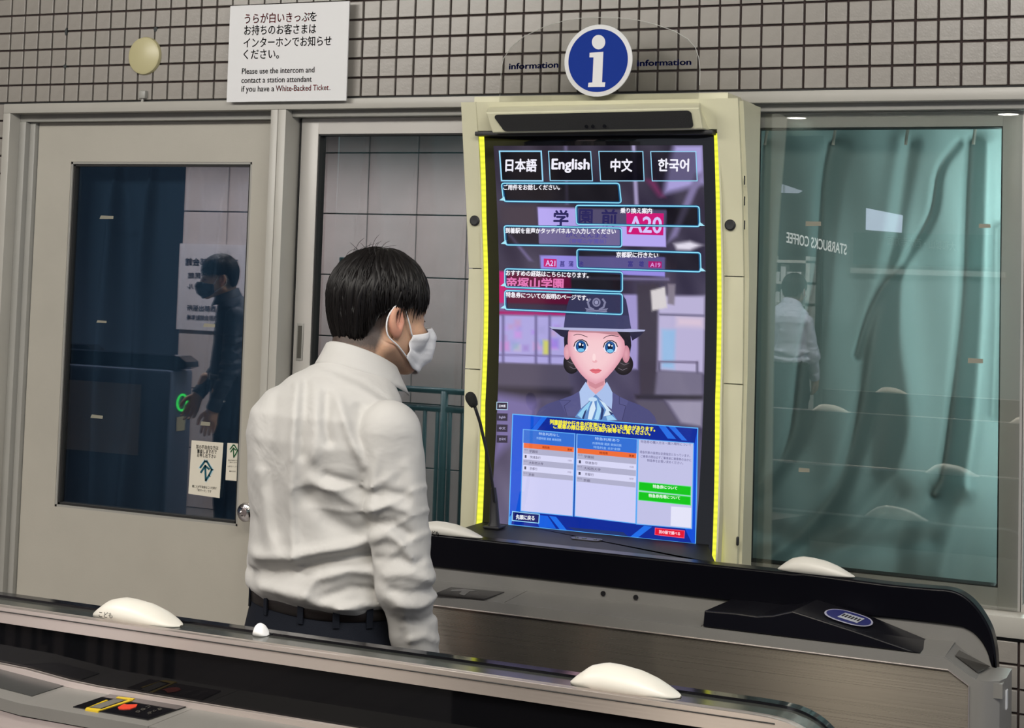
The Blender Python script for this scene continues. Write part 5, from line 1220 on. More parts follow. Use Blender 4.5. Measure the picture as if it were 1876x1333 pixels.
def shirt_sdf(p):
    w_ = p+0
    d = loft(p, torso_tab, 2.25)-0.0
    for S_, E_, Wr in ((SH, EL, WR), (SHl, ELl, WRl)):
        arm = smin(cap(p, S_, E_, .058, .050), cap(p, E_, Wr, .048, .034), .02)
        sc = np.array(Wr, np.float32); ax_ = (np.array(Wr)-np.array(E_)); ax_ /= np.linalg.norm(ax_)
        arm = np.maximum(arm, (p-sc)@ax_-.004)
        if S_ is SH: arm = arm-fA(p)*np.clip((1.36-p[:, 2])/.06, 0, 1)
        arm = arm-.0016*np.sin(p[:, 2]*95+p[:, 1]*40)*np.clip((1.30-p[:, 2])/.1, 0, 1)
        d = smin(d-(fT(p) if S_ is SH else 0), arm, .007)
    q = p*np.array([1, 1, .55], np.float32)
    u1 = (p[:, 0]*kx_+p[:, 1]*ky_)*.55-p[:, 2]*.83; w1 = np.sin(u1*46+2.2*np.sin(p[:, 2]*17+1)+1.3*np.sin(p[:, 0]*24)); msk = np.clip(np.sin(p[:, 2]*13+p[:, 0]*9+2)*.8+.3, 0, 1)*np.clip((1.36-p[:, 2])/.08, 0, 1)
    d = d-.0045*np.clip(1-np.abs(w1)*1.6, 0, 1)**1.5*msk
    u2 = (p[:, 0]*kx_+p[:, 1]*ky_)*.8+p[:, 2]*.6; w2 = np.sin(u2*60+2*np.sin(p[:, 2]*21)); m2 = np.clip(np.sin(p[:, 2]*19-p[:, 1]*11+.5)*.9, 0, 1)*np.clip((1.30-p[:, 2])/.1, 0, 1)
    d = d-.0032*np.clip(1-np.abs(w2)*1.7, 0, 1)**1.5*m2
    d = d-.0018*np.sin(q[:, 0]*52+3*np.sin(q[:, 2]*22))*np.sin(q[:, 2]*38+2*np.sin(q[:, 1]*30))
    return np.maximum(d, .985-p[:, 2]) if False else d
V, F = surfnets(shirt_sdf, (-.30, -.19, .885), (.30, .26, 1.515), .0046)
m_shirt = mat('white_shirt_cotton', (0.47, 0.462, 0.448), 0.8, bump=0.0, spec=0.2)
nt = m_shirt.node_tree; tc = nt.nodes.new('ShaderNodeTexCoord'); n1 = nt.nodes.new('ShaderNodeTexNoise'); n1.inputs['Scale'].default_value = 11; n1.inputs['Detail'].default_value = 3; n1.inputs['Distortion'].default_value = .5
n2 = nt.nodes.new('ShaderNodeTexNoise'); n2.inputs['Scale'].default_value = 900
nt.links.new(tc.outputs['Object'], n1.inputs[0]); nt.links.new(tc.outputs['Object'], n2.inputs[0])
b1 = nt.nodes.new('ShaderNodeBump'); b1.inputs['Strength'].default_value = .5; b1.inputs['Distance'].default_value = .014; b2 = nt.nodes.new('ShaderNodeBump'); b2.inputs['Strength'].default_value = .25; b2.inputs['Distance'].default_value = .0005
nt.links.new(n1.outputs['Fac'], b1.inputs['Height']); nt.links.new(n2.outputs['Fac'], b2.inputs['Height']); nt.links.new(b1.outputs[0], b2.inputs['Normal']); nt.links.new(b2.outputs[0], nt.nodes['Principled BSDF'].inputs['Normal'])
shirt = meshobj('shirt', V, F, m_shirt, man, iters=1)
# cuff, placket and button on the near sleeve
ax_ = np.array(WR)-np.array(EL); ax_ /= np.linalg.norm(ax_)
for (E_, Wr) in ((EL, WR), (ELl, WRl)):
    a2 = np.array(Wr)-np.array(E_); a2 /= np.linalg.norm(a2)
    mb = MB(); pr_ = [(.0350, -.062), (.0385, -.060), (.0382, -.030), (.0385, .004), (.0372, .009), (.0345, .009), (.033, -.002), (.033, -.06)]
    mb.lathe(pr_, Wr, a2, 28); mb.build('cuff', m_shirt, shirt, True)
# collar: stand and turned-down leaf around the neck
NC = np.array([0.002, .060, 1.485]); rows_o = []; nC = 56
def collar_pt(th, lvl):
    """th: 0 = back of neck, +-1 = front; lvl 0 stand foot, 1 fold, 2 leaf edge"""
    a_ = th*math.radians(140); dx, dy = math.sin(a_), -math.cos(a_)
    fr_ = (1-math.cos(a_))/2
    base = 1.492-.050*fr_; fold = base+.034-.006*fr_; R0 = .066
    if lvl == 0: return NC[0]+dx*(R0+.004), NC[1]+dy*(R0+.002), base
    if lvl == 1: return NC[0]+dx*(R0-.001), NC[1]+dy*(R0-.001), fold
    drop = .044+.014*fr_**2-.010*fr_**4; return NC[0]+dx*(R0+.026+.004*fr_), NC[1]+dy*(R0+.022), fold-drop
P = []
for i in range(nC+1):
    th = -1+2*i/nC; a0_, a1_, a2_ = [np.array(collar_pt(th, k)) for k in (0, 1, 2)]
    out_ = a1_-NC; out_[2] = 0; out_ /= np.linalg.norm(out_)
    P.append([a0_-out_*.003, (a0_+a1_)/2-out_*.003, a1_-out_*.002+np.array([0, 0, .000]), a1_+np.array([0, 0, .0025]), a1_+out_*.004+np.array([0, 0, .001]), a1_*.6+a2_*.4+out_*.003, a1_*.25+a2_*.75+out_*.003, a2_+out_*.002, a2_-out_*.001, a1_*.4+a2_*.6-out_*.001, a1_*.9+a2_*.1])
MB().grid(P).build('collar', m_shirt, shirt, True)
# ---- trousers, belt, shoes
leg_t = [(0.05, .055, .07), (.45, .065, .08), (.80, .092, .105)]
hip_tab = [(0.80, .176, .122, 0.0), (.90, .186, .130, -.008), (.98, .178, .123, -.002), (1.045, .167, .117, .003), (1.078, .165, .115, .004)]
def trouser(p):
    d = loft(p, hip_tab, 2.3)
    for s_ in (-1, 1):
        d = smin(d, smin(cap(p, (s_*.088, 0, .84), (s_*.095, .01, .48), .094, .073), cap(p, (s_*.095, .01, .48), (s_*.10, -.02, .07), .073, .062), .02), .03)
    d = d-.003*np.sin(p[:, 2]*60+p[:, 0]*30)*np.exp(-((p[:, 2]-.5)/.12)**2)
    return np.maximum(d, .045-p[:, 2])
V, F = surfnets(trouser, (-.21, -.16, .03), (.21, .17, 1.09), .009)
m_trou = mat('navy_trouser_wool', (0.005, 0.007, 0.013), 0.8, bump=.3, bscale=900, spec=.2)
tro = meshobj('trousers', V, F, m_trou, man, iters=1)
def ring(name, a, b, cy, z0_, z1_, th, mt, parent, n=64):
    P_ = []
    for i in range(n+1):
        t_ = 2*math.pi*i/n; cx_, sy_ = math.cos(t_), math.sin(t_); ex = 2/2.3
        x_ = math.copysign(abs(cx_)**ex, cx_); y_ = math.copysign(abs(sy_)**ex, sy_)
        P_.append([(x_*(a), cy+y_*(b), z0_), (x_*(a+th), cy+y_*(b+th), z0_+.001), (x_*(a+th), cy+y_*(b+th), z1_-.001), (x_*a, cy+y_*b, z1_)])
    return MB().grid(P_).build(name, mt, parent, True)
belt = ring('belt', .166, .116, .004, 1.042, 1.072, .004, mat('brown_belt_leather', (0.010, 0.007, 0.007), .45), tro)
mb = MB(); mb.box(-.02, .02, .118, .128, 1.038, 1.076, b=.003); mb.build('buckle', m_chrome, belt)
for t_ in (200, 232, 262, 290, 318, 345, 20, 160):
    an = math.radians(t_); ex = 2/2.3; c_, s_ = math.cos(an), math.sin(an); x_ = math.copysign(abs(c_)**ex, c_)*.1702; y_ = .004+math.copysign(abs(s_)**ex, s_)*.1202
    mb = MB(); tx, ty = -s_, c_
    vs = []
    for z_ in (1.032, 1.076):
        for o_ in (0, .003):
            for w_ in (-.006, .006): vs.append((x_+tx*w_+c_*o_, y_+ty*w_+s_*o_, z_))
    mb.add(vs, [(0, 1, 3, 2), (4, 6, 7, 5), (0, 4, 5, 1), (2, 3, 7, 6), (0, 2, 6, 4), (1, 5, 7, 3)]); mb.build('belt_loop', m_trou, tro)
m_shoe = mat('black_leather', (0.012, 0.011, 0.010), .3)
for s_ in (-1, 1):
    f = lambda p: np.maximum(smin(cap(p, (s_*.10, -.06, .045), (s_*.105, .13, .03), .045, .038), cap(p, (s_*.10, -.04, .05), (s_*.10, -.03, .09), .045, .045), .03), .002-p[:, 2])
    V, F = surfnets(f, (s_*.10-.07, -.13, -.01), (s_*.10+.08, .2, .15), .007); meshobj('shoe', V, F, m_shoe, man, iters=1)
# ---- head frame
HO = np.array([0.004, .090, 1.564]); HZ = math.radians(-9); HP = math.radians(-6)
Rz = np.array([[math.cos(HZ), -math.sin(HZ), 0], [math.sin(HZ), math.cos(HZ), 0], [0, 0, 1]]); Rx = np.array([[1, 0, 0], [0, math.cos(HP), -math.sin(HP)], [0, math.sin(HP), math.cos(HP)]])
HR = Rz@Rx
def h2t(q): return np.asarray(q)@HR.T+HO
def t2h(p): return (p-HO.astype(np.float32))@HR.astype(np.float32)
def head_sdf(p, ears=True):
    h = t2h(p); h[:, 2] = np.where(h[:, 2] < 0, h[:, 2]/.84, h[:, 2])
    d = ell(h, (0, -.004, .042), (.076, .089, .082))
    d = smin(d, ell(h, (0, .030, -.018), (.062, .060, .082)), .02)
    for s_ in (-1, 1):
        d = smin(d, cap(h, (s_*.052, .000, -.050), (s_*.014, .070, -.088), .022, .018), .022)
        d = smin(d, ell(h, (s_*.042, .062, -.014), (.022, .022, .022)), .02)
    d = smin(d, ell(h, (0, .078, -.092), (.020, .016, .016)), .015)
    d = smin(d, cap(h, (-.030, .080, .032), (.030, .080, .032), .010, .010), .014)
    d = smin(d, cap(h, (0, .088, .020), (0, .111, -.022), .008, .012), .010)
    for s_ in (-1, 1): d = smin(d, ell(h, (s_*.012, .100, -.026), (.009, .010, .008)), .006)
    d = smin(d, ell(h, (0, .089, -.052), (.024, .013, .006)), .006); d = smin(d, ell(h, (0, .087, -.062), (.021, .012, .006)), .006)
    for s_ in (-1, 1):
        d = smax(d, -ell(h, (s_*.033, .098, .010), (.019, .018, .012)), .010)
        d = smin(d, ell(h, (s_*.033, .070, .010), (.0155, .0155, .0155)), .004)
        d = smax(d, -ell(h, (s_*.033, .090, .008), (.013, .016, .0036)), .001)
    if ears:
        for s_ in (-1, 1):
            c_ = np.array([s_*.080, -.004, .004]); q = h-c_.astype(np.float32)
            an = math.radians(18)*s_; x_ = q[:, 0]*math.cos(an)+q[:, 1]*math.sin(an)*1; y_ = -q[:, 0]*math.sin(an)*1+q[:, 1]*math.cos(an)
            tl = math.radians(12); y2 = y_*math.cos(tl)+q[:, 2]*math.sin(tl); z2 = -y_*math.sin(tl)+q[:, 2]*math.cos(tl)
            Q = np.stack([x_*s_, y2, z2], 1)
            e_ = ell(Q, (0, 0, 0), (.011, .019, .033)); e_ = smin(e_, ell(Q, (-.002, .004, -.026), (.007, .010, .012)), .006)
            e_ = smax(e_, -ell(Q, (.012, .002, .004), (.011, .0105, .021)), .003)
            e_ = smin(e_, ell(Q, (.003, .015, -.002), (.004, .004, .007)), .004)
            rr = np.sqrt((np.maximum(0, np.hypot(Q[:, 1]/.0115+.1, (Q[:, 2]-.006)/.019)-1))**2); 
            d = smin(d, e_, .004)
    return d
def body_sdf(p):
    d = head_sdf(p)
    d = smin(d, cap(p, h2t((0, -.022, -.035)), (0, .035, 1.40), .058, .060), .02)
    d = smin(d, loft(p, [(1.30, .15, .09, -.01), (1.38, .16, .09, -.01), (1.42, .12, .08, .0), (1.45, .07, .065, .025), (1.47, .055, .055, .04)], 2.2), .02)
    # throat
    return d
V, F = surfnets(body_sdf, (-.17, -.10, 1.31), (.17, .26, 1.69), .0028)
h = t2h(V.astype(np.float32)); skin = np.array([.50, .30, .195]); stub = np.array([.045, .035, .032])
rs = np.random.RandomState(3)
col = np.tile(skin, (len(V), 1))
def sm(a, b, x): t = np.clip((x-a)/(b-a), 0, 1); return t*t*(3-2*t)
lowr = np.where(h[:, 1] < -.03, -.085, np.interp(h[:, 1], [-.03, -.012, .0, .03, .05], [-.085, -.02, .030, .018, .045]))
fz = sm(lowr-.006, lowr+.055, h[:, 2])*sm(.062, .030, h[:, 1]+0*h[:, 2])
fz = np.clip(fz*1.1+rs.uniform(-.06, .06, len(V)), 0, 1)*(np.abs(h[:, 0]) < .0835)
sb = sm(.02, .05, h[:, 1])*0+sm(-.02, .0, h[:, 1])*sm(.07, .03, h[:, 1])*sm(-.03, -.05, h[:, 2])*sm(-.13, -.09, h[:, 2])*.35
f_ = np.clip(fz+sb, 0, .96)[:, None]; col = col*(1-f_)+stub*f_
red = (np.exp(-((np.abs(h[:, 0])-.084)/.009)**2)*np.exp(-((h[:, 1]+.004)/.03)**2)*np.exp(-(h[:, 2]/.045)**2))[:, None]
col = col*(1-red*.8)+np.array([.56, .23, .17])*red*.8
m_skin = mat('skin', (.5, .3, .2), .5, bump=.15, bscale=500, spec=.4, Subsurface_Weight=.12, Subsurface_Scale=.01); nt = m_skin.node_tree; va = nt.nodes.new('ShaderNodeAttribute'); va.attribute_name = 'Col'; nt.links.new(va.outputs['Color'], nt.nodes['Principled BSDF'].inputs['Base Color'])
# hands: palm, four fingers and a thumb each, wrist inside the cuff
def hand_parts(Wr, E_, side):
    Wr = np.array(Wr); ax0 = Wr-np.array(E_); ax0 /= np.linalg.norm(ax0); ax0 = ax0*.6+np.array([0, 0, -1])*.4; ax0 /= np.linalg.norm(ax0)
    wide = np.array([0, 1.0, 0.0]); wide -= ax0*(wide@ax0); wide /= np.linalg.norm(wide); nm = np.cross(ax0, wide)*side   # palm faces the thigh
    if nm[0]*side > 0: nm = -nm
    parts = [('c', Wr-ax0*.09, Wr+ax0*.015, .031, .026), ('c', Wr+ax0*.01, Wr+ax0*.05, .026, .026)]
    kn = Wr+ax0*.088
    for k, (o_, L_) in enumerate(((.030, .075), (.010, .084), (-.010, .078), (-.029, .062))):
        b_ = kn+wide*o_*1.0-ax0*(.004*abs(k-1)); parts.append(('c', Wr+ax0*.02+wide*o_*.6, b_, .013, .0095))
        d1 = ax0*.93+nm*.22+wide*o_*1.2; d1 /= np.linalg.norm(d1); d2 = ax0*.75+nm*.62; d2 /= np.linalg.norm(d2); d3 = ax0*.5+nm*.85; d3 /= np.linalg.norm(d3)
        p1 = b_+d1*L_*.45; p2 = p1+d2*L_*.32; p3 = p2+d3*L_*.23; parts += [('f', b_, p1, .0093, .0085), ('f', p1, p2, .0085, .0078), ('f', p2, p3, .0078, .0066)]
    t0 = Wr+ax0*.022+wide*.022; t1 = t0+wide*.026+ax0*.026+nm*.008; t2 = t1+ax0*.030+wide*.010+nm*.010; t3 = t2+ax0*.024+nm*.006
    parts += [('f', t0, t1, .014, .0115), ('f', t1, t2, .0108, .0095), ('f', t2, t3, .0092, .0075)]
    return parts
Vs = [V]; Fs = [F]; Cs = [col]; base = len(V)
for Wr, E_, sd in ((WR, EL, 1), (WRl, ELl, -1)):
    pt = hand_parts(Wr, E_, sd)
    def hf(p):
        d = None; fing = None
        for k, a_, b_, ra, rb in pt:
            q = cap(p, a_, b_, ra, rb)
            if k == 'c': d = q if d is None else smin(d, q, .010)
            else: fing = q if fing is None else np.minimum(fing, q)
        return smin(d, fing, .004)
    pts = np.array([q for t in pt for q in (t[1], t[2])]); lo, hi = pts.min(0)-.035, pts.max(0)+.035
    v_, f2 = surfnets(hf, lo, hi, .0032); Vs.append(v_); Fs.append(f2+base); base += len(v_); Cs.append(np.tile(skin, (len(v_), 1)))
body = meshobj('body', np.concatenate(Vs), np.concatenate(Fs), m_skin, man, np.concatenate(Cs), iters=1)
# eyes, brows, lashes
m_eye = mat('eye_white', (.6, .58, .56), .15); m_iris = mat('dark_iris', (.02, .012, .008), .1)
for s_ in (-1, 1):
    c_ = h2t((s_*.033, .0705, .009)); fd = HR@np.array([0, 1.0, -.15]); e_ = MB(); e_.lathe([(.0001, -.0135)]+[(.0138*math.sin(math.radians(t_)), -.0138*math.cos(math.radians(t_))) for t_ in range(15, 180, 15)]+[(.0001, .0138)], c_, fd, 20); eo = e_.build('eye', m_eye, body, True)
    mb = MB(); mb.lathe([(.0062, .0124), (.005, .0137), (.0001, .0142)], c_, fd, 18); mb.build('iris', m_iris, eo, True)
    mb = MB(); mb.tube([h2t((s_*(.033+dx), .0855-abs(dx)*.5+.002, .0135-abs(dx)*.12)) for dx in (-.013, -.006, 0, .006, .013)], .0011, 5); mb.build('eyelashes', m_ink, body)
    mb = MB(); mb.tube([h2t((s_*dx, dy, dz)) for dx, dy, dz in ((.014, .0925, .034), (.024, .0915, .038), (.036, .086, .039), (.047, .075, .033))], [.0022, .0032, .003, .0012], 6); mb.build('eyebrow', m_ink, body, True)
# ---- hair
HCt = np.array([0, -.002, .046]); HRd = np.array([.0860, .0985, .094])
def hair_surface(phi, t, grow=0.0, ze=None):
    """phi: 0 front, 90 his right; t 0..1 from crown to the end of the hair"""
    c_, s_ = math.cos(phi), math.sin(phi)
    zend = float(np.interp(abs(((phi+math.pi) % (2*math.pi))-math.pi), np.radians([0, 25, 50, 75, 95, 115, 140, 180]), [.060, .056, .042, .036, .028, .006, -.048, -.074])) if ze is None else ze
    # crown sits a little behind the top
    th_end = math.acos(max(-1, min(1, (zend-HCt[2])/(HRd[2] if zend > HCt[2] else .145))))
    th = t*th_end
    r = HRd*(1+grow); st, ct = math.sin(th), math.cos(th); rz = r[2] if ct > 0 else .145
    x_ = s_*st*r[0]; y_ = c_*st*r[1]; z_ = ct*rz
    if ct < 0: y_ *= 1; y_ = y_+(.012*(-ct) if c_ < 0 else 0)
    sh = math.sin(math.pi*min(1, t))*.0
    return HCt+np.array([x_, y_, z_])
nP, nT = 180, 40; P = []
rs = np.random.RandomState(11); cl = rs.uniform(-1, 1, 60)
for i in range(nP+1):
    ph = 2*math.pi*i/nP; row = []
    g1 = float(np.interp((i/nP*60) % 60, np.arange(61), np.r_[cl, cl[0]]))
    for j in range(nT+1):
        t = j/nT; sw = ph+.5*(1-t)
        g = .024*g1*t+.014*math.sin(sw*41+t*5)*t+.022*math.sin(sw*17+2*t)*math.sin(3*t)
        zz_ = None
        p = hair_surface(ph, t*(1+.02*g1), g-.03*max(0, t-.75)*4*(.6))
        row.append(h2t(p))
    P.append(row)
V_ = [q for r_ in P for q in r_]; hair = MB(); hair.grid(P)
inn = []
for i in range(nP+1):
    ph = 2*math.pi*i/nP; inn.append([h2t(hair_surface(ph, j/nT, -.085)) for j in range(nT+1)])
hair.grid(inn)
o1 = 0; o2 = (nP+1)*(nT+1); hair.f += [(o1+i*(nT+1)+nT, o1+(i+1)*(nT+1)+nT, o2+(i+1)*(nT+1)+nT, o2+i*(nT+1)+nT) for i in range(nP)]; hair.m += [0]*nP
m_hair = mat('black_hair', (.005, .004, .004), .5, spec=.25, Anisotropic=.6)
hobj = hair.build('hair', m_hair, man, True, fix=False)
# loose locks laid over the mass
mb = MB()
def lock(ph0, t0, t1, swirl, lift, rad, curl=0.0, zdrop=0.0, n=7, seg=4):
    pts = []
    for k in range(n):
        u_ = k/(n-1); t = t0+(t1-t0)*u_; p = hair_surface(ph0+swirl*(t-t0), min(t, 1.08), lift+.010*math.sin(u_*math.pi)+curl*u_*u_)
        p[2] -= zdrop*u_*u_; pts.append(h2t(p))
    mb.tube(pts, [rad*(.5+.5*math.sin(math.pi*min(1, .15+u_*.55)))*(1-u_**3*.92) for u_ in np.linspace(0, 1, n)], seg)
for k in range(2600):
    ph = rs.uniform(0, 2*math.pi); t0 = rs.uniform(0.02, .75); L_ = rs.uniform(.25, .5)
    ad_ = abs(((ph+math.pi) % (2*math.pi))-math.pi)
    tmx = 1.0+(rs.uniform(-.03, .10) if ad_ < 1.9 else rs.uniform(-.05, .03))
    lock(ph, t0, min(t0+L_, tmx), rs.uniform(-.35, .35), rs.uniform(.0, .034), rs.uniform(.0009, .0026), rs.uniform(-.02, .022), n=6, seg=3)
for k in range(260):    # fringe and side tips hanging past the edge
    ph = rs.uniform(-1.75, 1.75); lock(ph, rs.uniform(.55, .8), rs.uniform(.98, 1.08), rs.uniform(-.12, .12), rs.uniform(.0, .018), rs.uniform(.0012, .0026), -.01, rs.uniform(.002, .016), n=6, seg=4)
for k in range(150):
    ph = rs.uniform(0, 2*math.pi); t0 = rs.uniform(.05, .6); lock(ph, t0, min(t0+rs.uniform(.35, .6), 1.02), rs.uniform(-.7, .7), rs.uniform(-.01, .02), rs.uniform(.003, .006), rs.uniform(-.02, .05), n=7, seg=5)
mb.build('hair_locks', m_hair, hobj, True, fix=False)['kind'] = 'stuff'
mb = MB()
for k in range(16):     # stray hairs standing off the crown
    a_ = rs.uniform(2.2, 4.2); p0 = hair_surface(a_, rs.uniform(.15, .35), .01); L_ = rs.uniform(.02, .055); dx_ = np.array([rs.uniform(-.6, .6), rs.uniform(-1.0, .9), rs.uniform(.5, 1.0)]); dx_ /= np.linalg.norm(dx_)
    bend = np.array([rs.uniform(-.3, .3), rs.uniform(.1, .9), -.3]); pts = [h2t(p0+dx_*L_*u_+bend*L_*.7*u_*u_) for u_ in np.linspace(0, 1, 6)]; mb.tube(pts, [.0006, .0006, .0005, .0005, .0004, .0002], 3)
mb.build('stray_hairs', m_hair, hobj, fix=False)['kind'] = 'stuff'
# ---- mask
m_mask = mat('mask_fabric', (.70, .70, .72), .85, bump=.2, bscale=500, spec=.15)
def msdf(q):       # head without ears, nose tented
    d = head_sdf(q, False); hh = t2h(q); hh[:, 2] = np.where(hh[:, 2] < 0, hh[:, 2]/.84, hh[:, 2]); return smin(d, cap(hh, (0, .090, .004), (0, .098, -.055), .018, .022), .03)
na, nv_ = 44, 26; azs = np.radians(np.linspace(-66, 66, na+1)); P = []
O_ = []; Dd = []
for ia in range(na+1):
    for iv in range(nv_+1):
        az = azs[ia]; v = iv/nv_; e_ = abs(math.degrees(az))/66
        zt_ = .003-.020*e_**1.3; zb_ = -.090+.030*e_**1.6; z_ = zt_+(zb_-zt_)*v
        O_.append((0, .012, max(z_, -.078))); Dd.append(np.array([math.sin(az), math.cos(az), (z_-max(z_, -.078))/.085]))
O_ = np.array(O_, np.float32); Dd = np.array([d_/np.linalg.norm(d_) for d_ in Dd], np.float32)
r_ = np.full(len(O_), .16, np.float32)
for _ in range(40):
    pw = h2t(O_+Dd*r_[:, None]).astype(np.float32); r_ = r_-np.clip(msdf(pw)-.0045, -.01, .02)*.8
Q = (O_+Dd*r_[:, None]).reshape(na+1, nv_+1, 3)
for ia in range(na+1):
    row = []
    for iv in range(nv_+1):
        v = iv/nv_; e_ = abs(math.degrees(azs[ia]))/66; q = Q[ia, iv]; dd = q-np.array([0, .012, q[2]]); dd /= np.linalg.norm(dd)
        pl = .0028*abs(math.sin(v*math.pi*3.5))*(1-e_**3)+.003*math.sin(v*9+azs[ia]*7)*e_*(1-v)*v*4+.004*math.sin(math.pi*v)*(1-e_)
        row.append(h2t(q+dd*pl))
    P.append(row)
mk = MB().grid(P).build('mask', m_mask, man, True, fix=False); sd_ = mk.modifiers.new('s', 'SOLIDIFY'); sd_.thickness = .0014; sd_.offset = -1
for s_, ia in ((1, na), (-1, 0)):
    top_, bot_ = Q[ia, 1], Q[ia, nv_-1]; mb = MB()
    e1 = np.array([s_*.081, .004, .040]); e2 = np.array([s_*.086, -.012, .034]); e3 = np.array([s_*.085, -.026, .008]); e4 = np.array([s_*.083, -.020, -.022])
    ctl = [top_, top_*.5+e1*.5+np.array([s_*.004, 0, 0]), e1, e2, e3, e4, e4*.5+bot_*.5+np.array([s_*.004, 0, 0]), bot_]; pts = []
    for i in range(len(ctl)-1):
        a_, b_ = ctl[i], ctl[i+1]; p0, p3 = ctl[max(0, i-1)], ctl[min(len(ctl)-1, i+2)]
        for u_ in (0, .25, .5, .75): pts.append(h2t(.5*((2*a_)+(b_-p0)*u_+(2*p0-5*a_+4*b_-p3)*u_*u_+(3*a_-p0-3*b_+p3)*u_**3)))
    pts.append(h2t(bot_)); mb.tube(pts, .0016, 6); mb.build('ear_loop', m_mask, mk, True)
tag(man, 'man in a white long-sleeved shirt, dark trousers and face mask, facing the lit screen', 'person')
# button on the near cuff opening
cb = np.array(EL)*.24+np.array(WR)*.76; 
mb = MB(); nb = np.array([.55, -.83, 0]); mb.lathe([(.0045, 0), (.0045, .0018), (0, .0018)], cb+nb*.0415+np.array([0, 0, -.012]), nb, 12); mb.build('button', m_white, shirt)
# children were modelled about the origin: set the man down on his spot
man.location = (MC[0], MY, 0); man.rotation_euler = (0, 0, HEAD_T)
# ================================================================== THE CONCOURSE BEHIND THE CAMERA (seen mirrored in the glass)
def mir(px, py, Y): p = at(px, py, Y); return np.array([p[0], -p[1], p[2]])
YW = 5.5
wc = struct('wall_concourse'); xw0 = at(311, 450, YW)[0]; xw1 = -0.55
mb = MB(); mb.box(xw0, xw1, -YW-.12, -YW-.006, 0, 2.95); mb.build('joint_bed', m_grout, wc)
m_bigt = mat('pink_stone_tile', (0.50, 0.44, 0.43), .5, vary=.06, vscale=5, bump=.05)
tw, th = 0.36, 0.40; nxw = int(math.ceil((xw1-xw0)/tw)); bt = {}
for i in range(nxw):
    x1_ = min(xw1, xw0+(i+1)*tw); w__ = x1_-xw0-i*tw
    if w__ < .03: continue
    key = round(w__, 3)
    for j in range(8):
        if (key, j == 7) not in bt:
            m_ = MB(); m_.box(.004, w__-.004, -.006, .008, .004, (th if j < 7 else 2.95-7*th)-.004, b=.002); me = bpy.data.meshes.new('wall_tile'); me.from_pydata(m_.v, [], m_.f); me.materials.append(m_bigt); bt[(key, j == 7)] = me
        o = bpy.data.objects.new('wall_tile', bt[(key, j == 7)]); C.objects.link(o); o.location = (xw0+i*tw, -YW, j*th); o.parent = wc
# direction board with the names of the public halls
s0 = mir(305, 450, YW-.03); s1 = mir(420, 610, YW-.03)
ds = empty('direction_board', ((s0[0]+s1[0])/2, -YW+.03, s1[2])); tag(ds, 'pale wall board listing public halls, mirrored in the glass of the door', 'sign')
MB().box(s0[0], s1[0], -YW+.010, -YW+.028, s1[2], s0[2]+.02).build('board', mat('board_pale', (.56, .53, .56), .5), ds)
mb = MB()
for s_, a_, b_, h_ in (('奈良市西部会館', (413, 486), (315, 484), 12), ('西部公民館', (382, 509), (320, 508), 9), ('市民ホール', (380, 530), (319, 528), 9), ('西部出張所', (372, 570), (318, 568), 9), ('西部会館駐車場', (375, 587), (318, 585), 8)):
    text_px(mb, s_, a_, b_, h_, lambda x_, y_: mir(x_, y_, YW-.033), .02)
mb.build('lettering', mat('board_ink', (.05, .06, .12), .6), ds, fix=False)
# framed notice case and railing in front of that wall
q0, q1 = mir(603, 470, 5.0), mir(700, 655, 5.0)
nc = empty('notice_case', ((q0[0]+q1[0])/2, -5.0, 0)); tag(nc, 'teal framed notice case on posts, mirrored in the middle window', 'board')
m_rail = mat('teal_rail_paint', (.03, .085, .10), .4)
mb = MB()
for a_, b_, c_, d_ in ((q0[0], q0[0]+.035, q1[2], q0[2]), (q1[0]-.035, q1[0], q1[2], q0[2]), (q0[0], q1[0], q0[2]-.035, q0[2]), (q0[0], q1[0], q1[2], q1[2]+.035)): mb.box(a_, b_, -5.03, -4.97, c_, d_, b=.006)
mb.build('frame', m_rail, nc, 'auto'); MB().box(q0[0]+.035, q1[0]-.035, -5.02, -5.0, q1[2]+.035, q0[2]-.035).build('panel', mat('case_panel', (.5, .55, .62), .5), nc)
for x_ in (q0[0]+.017, q1[0]-.017): MB().tube([(x_, -5, 0), (x_, -5, q1[2]+.01)], .02, 10).build('post', m_rail, nc, True)
ra = mir(725, 715, 4.3); rb = mir(846, 722, 4.3); rz = (ra[2]+rb[2])/2
rl = empty('railing', ((ra[0]+rb[0])/2, -4.3, 0)); tag(rl, 'dark teal metal railing with upright bars, mirrored beside the masked man', 'railing')
x0_, x1_ = ra[0]-.2, rb[0]+.25
for z_ in (rz, rz-.10, .12): MB().tube([(x0_, -4.3, z_), (x1_, -4.3, z_)], .017, 8).build('rail', m_rail, rl, True)
for i in range(12): x_ = x0_+(x1_-x0_)*i/11; MB().tube([(x_, -4.3, .12), (x_, -4.3, rz-.10)], .012, 8).build('bar', m_rail, rl, True)
for x_ in (x0_, (x0_+x1_)/2, x1_): MB().tube([(x_, -4.3, 0), (x_, -4.3, rz)], .022, 8).build('post', m_rail, rl, True)
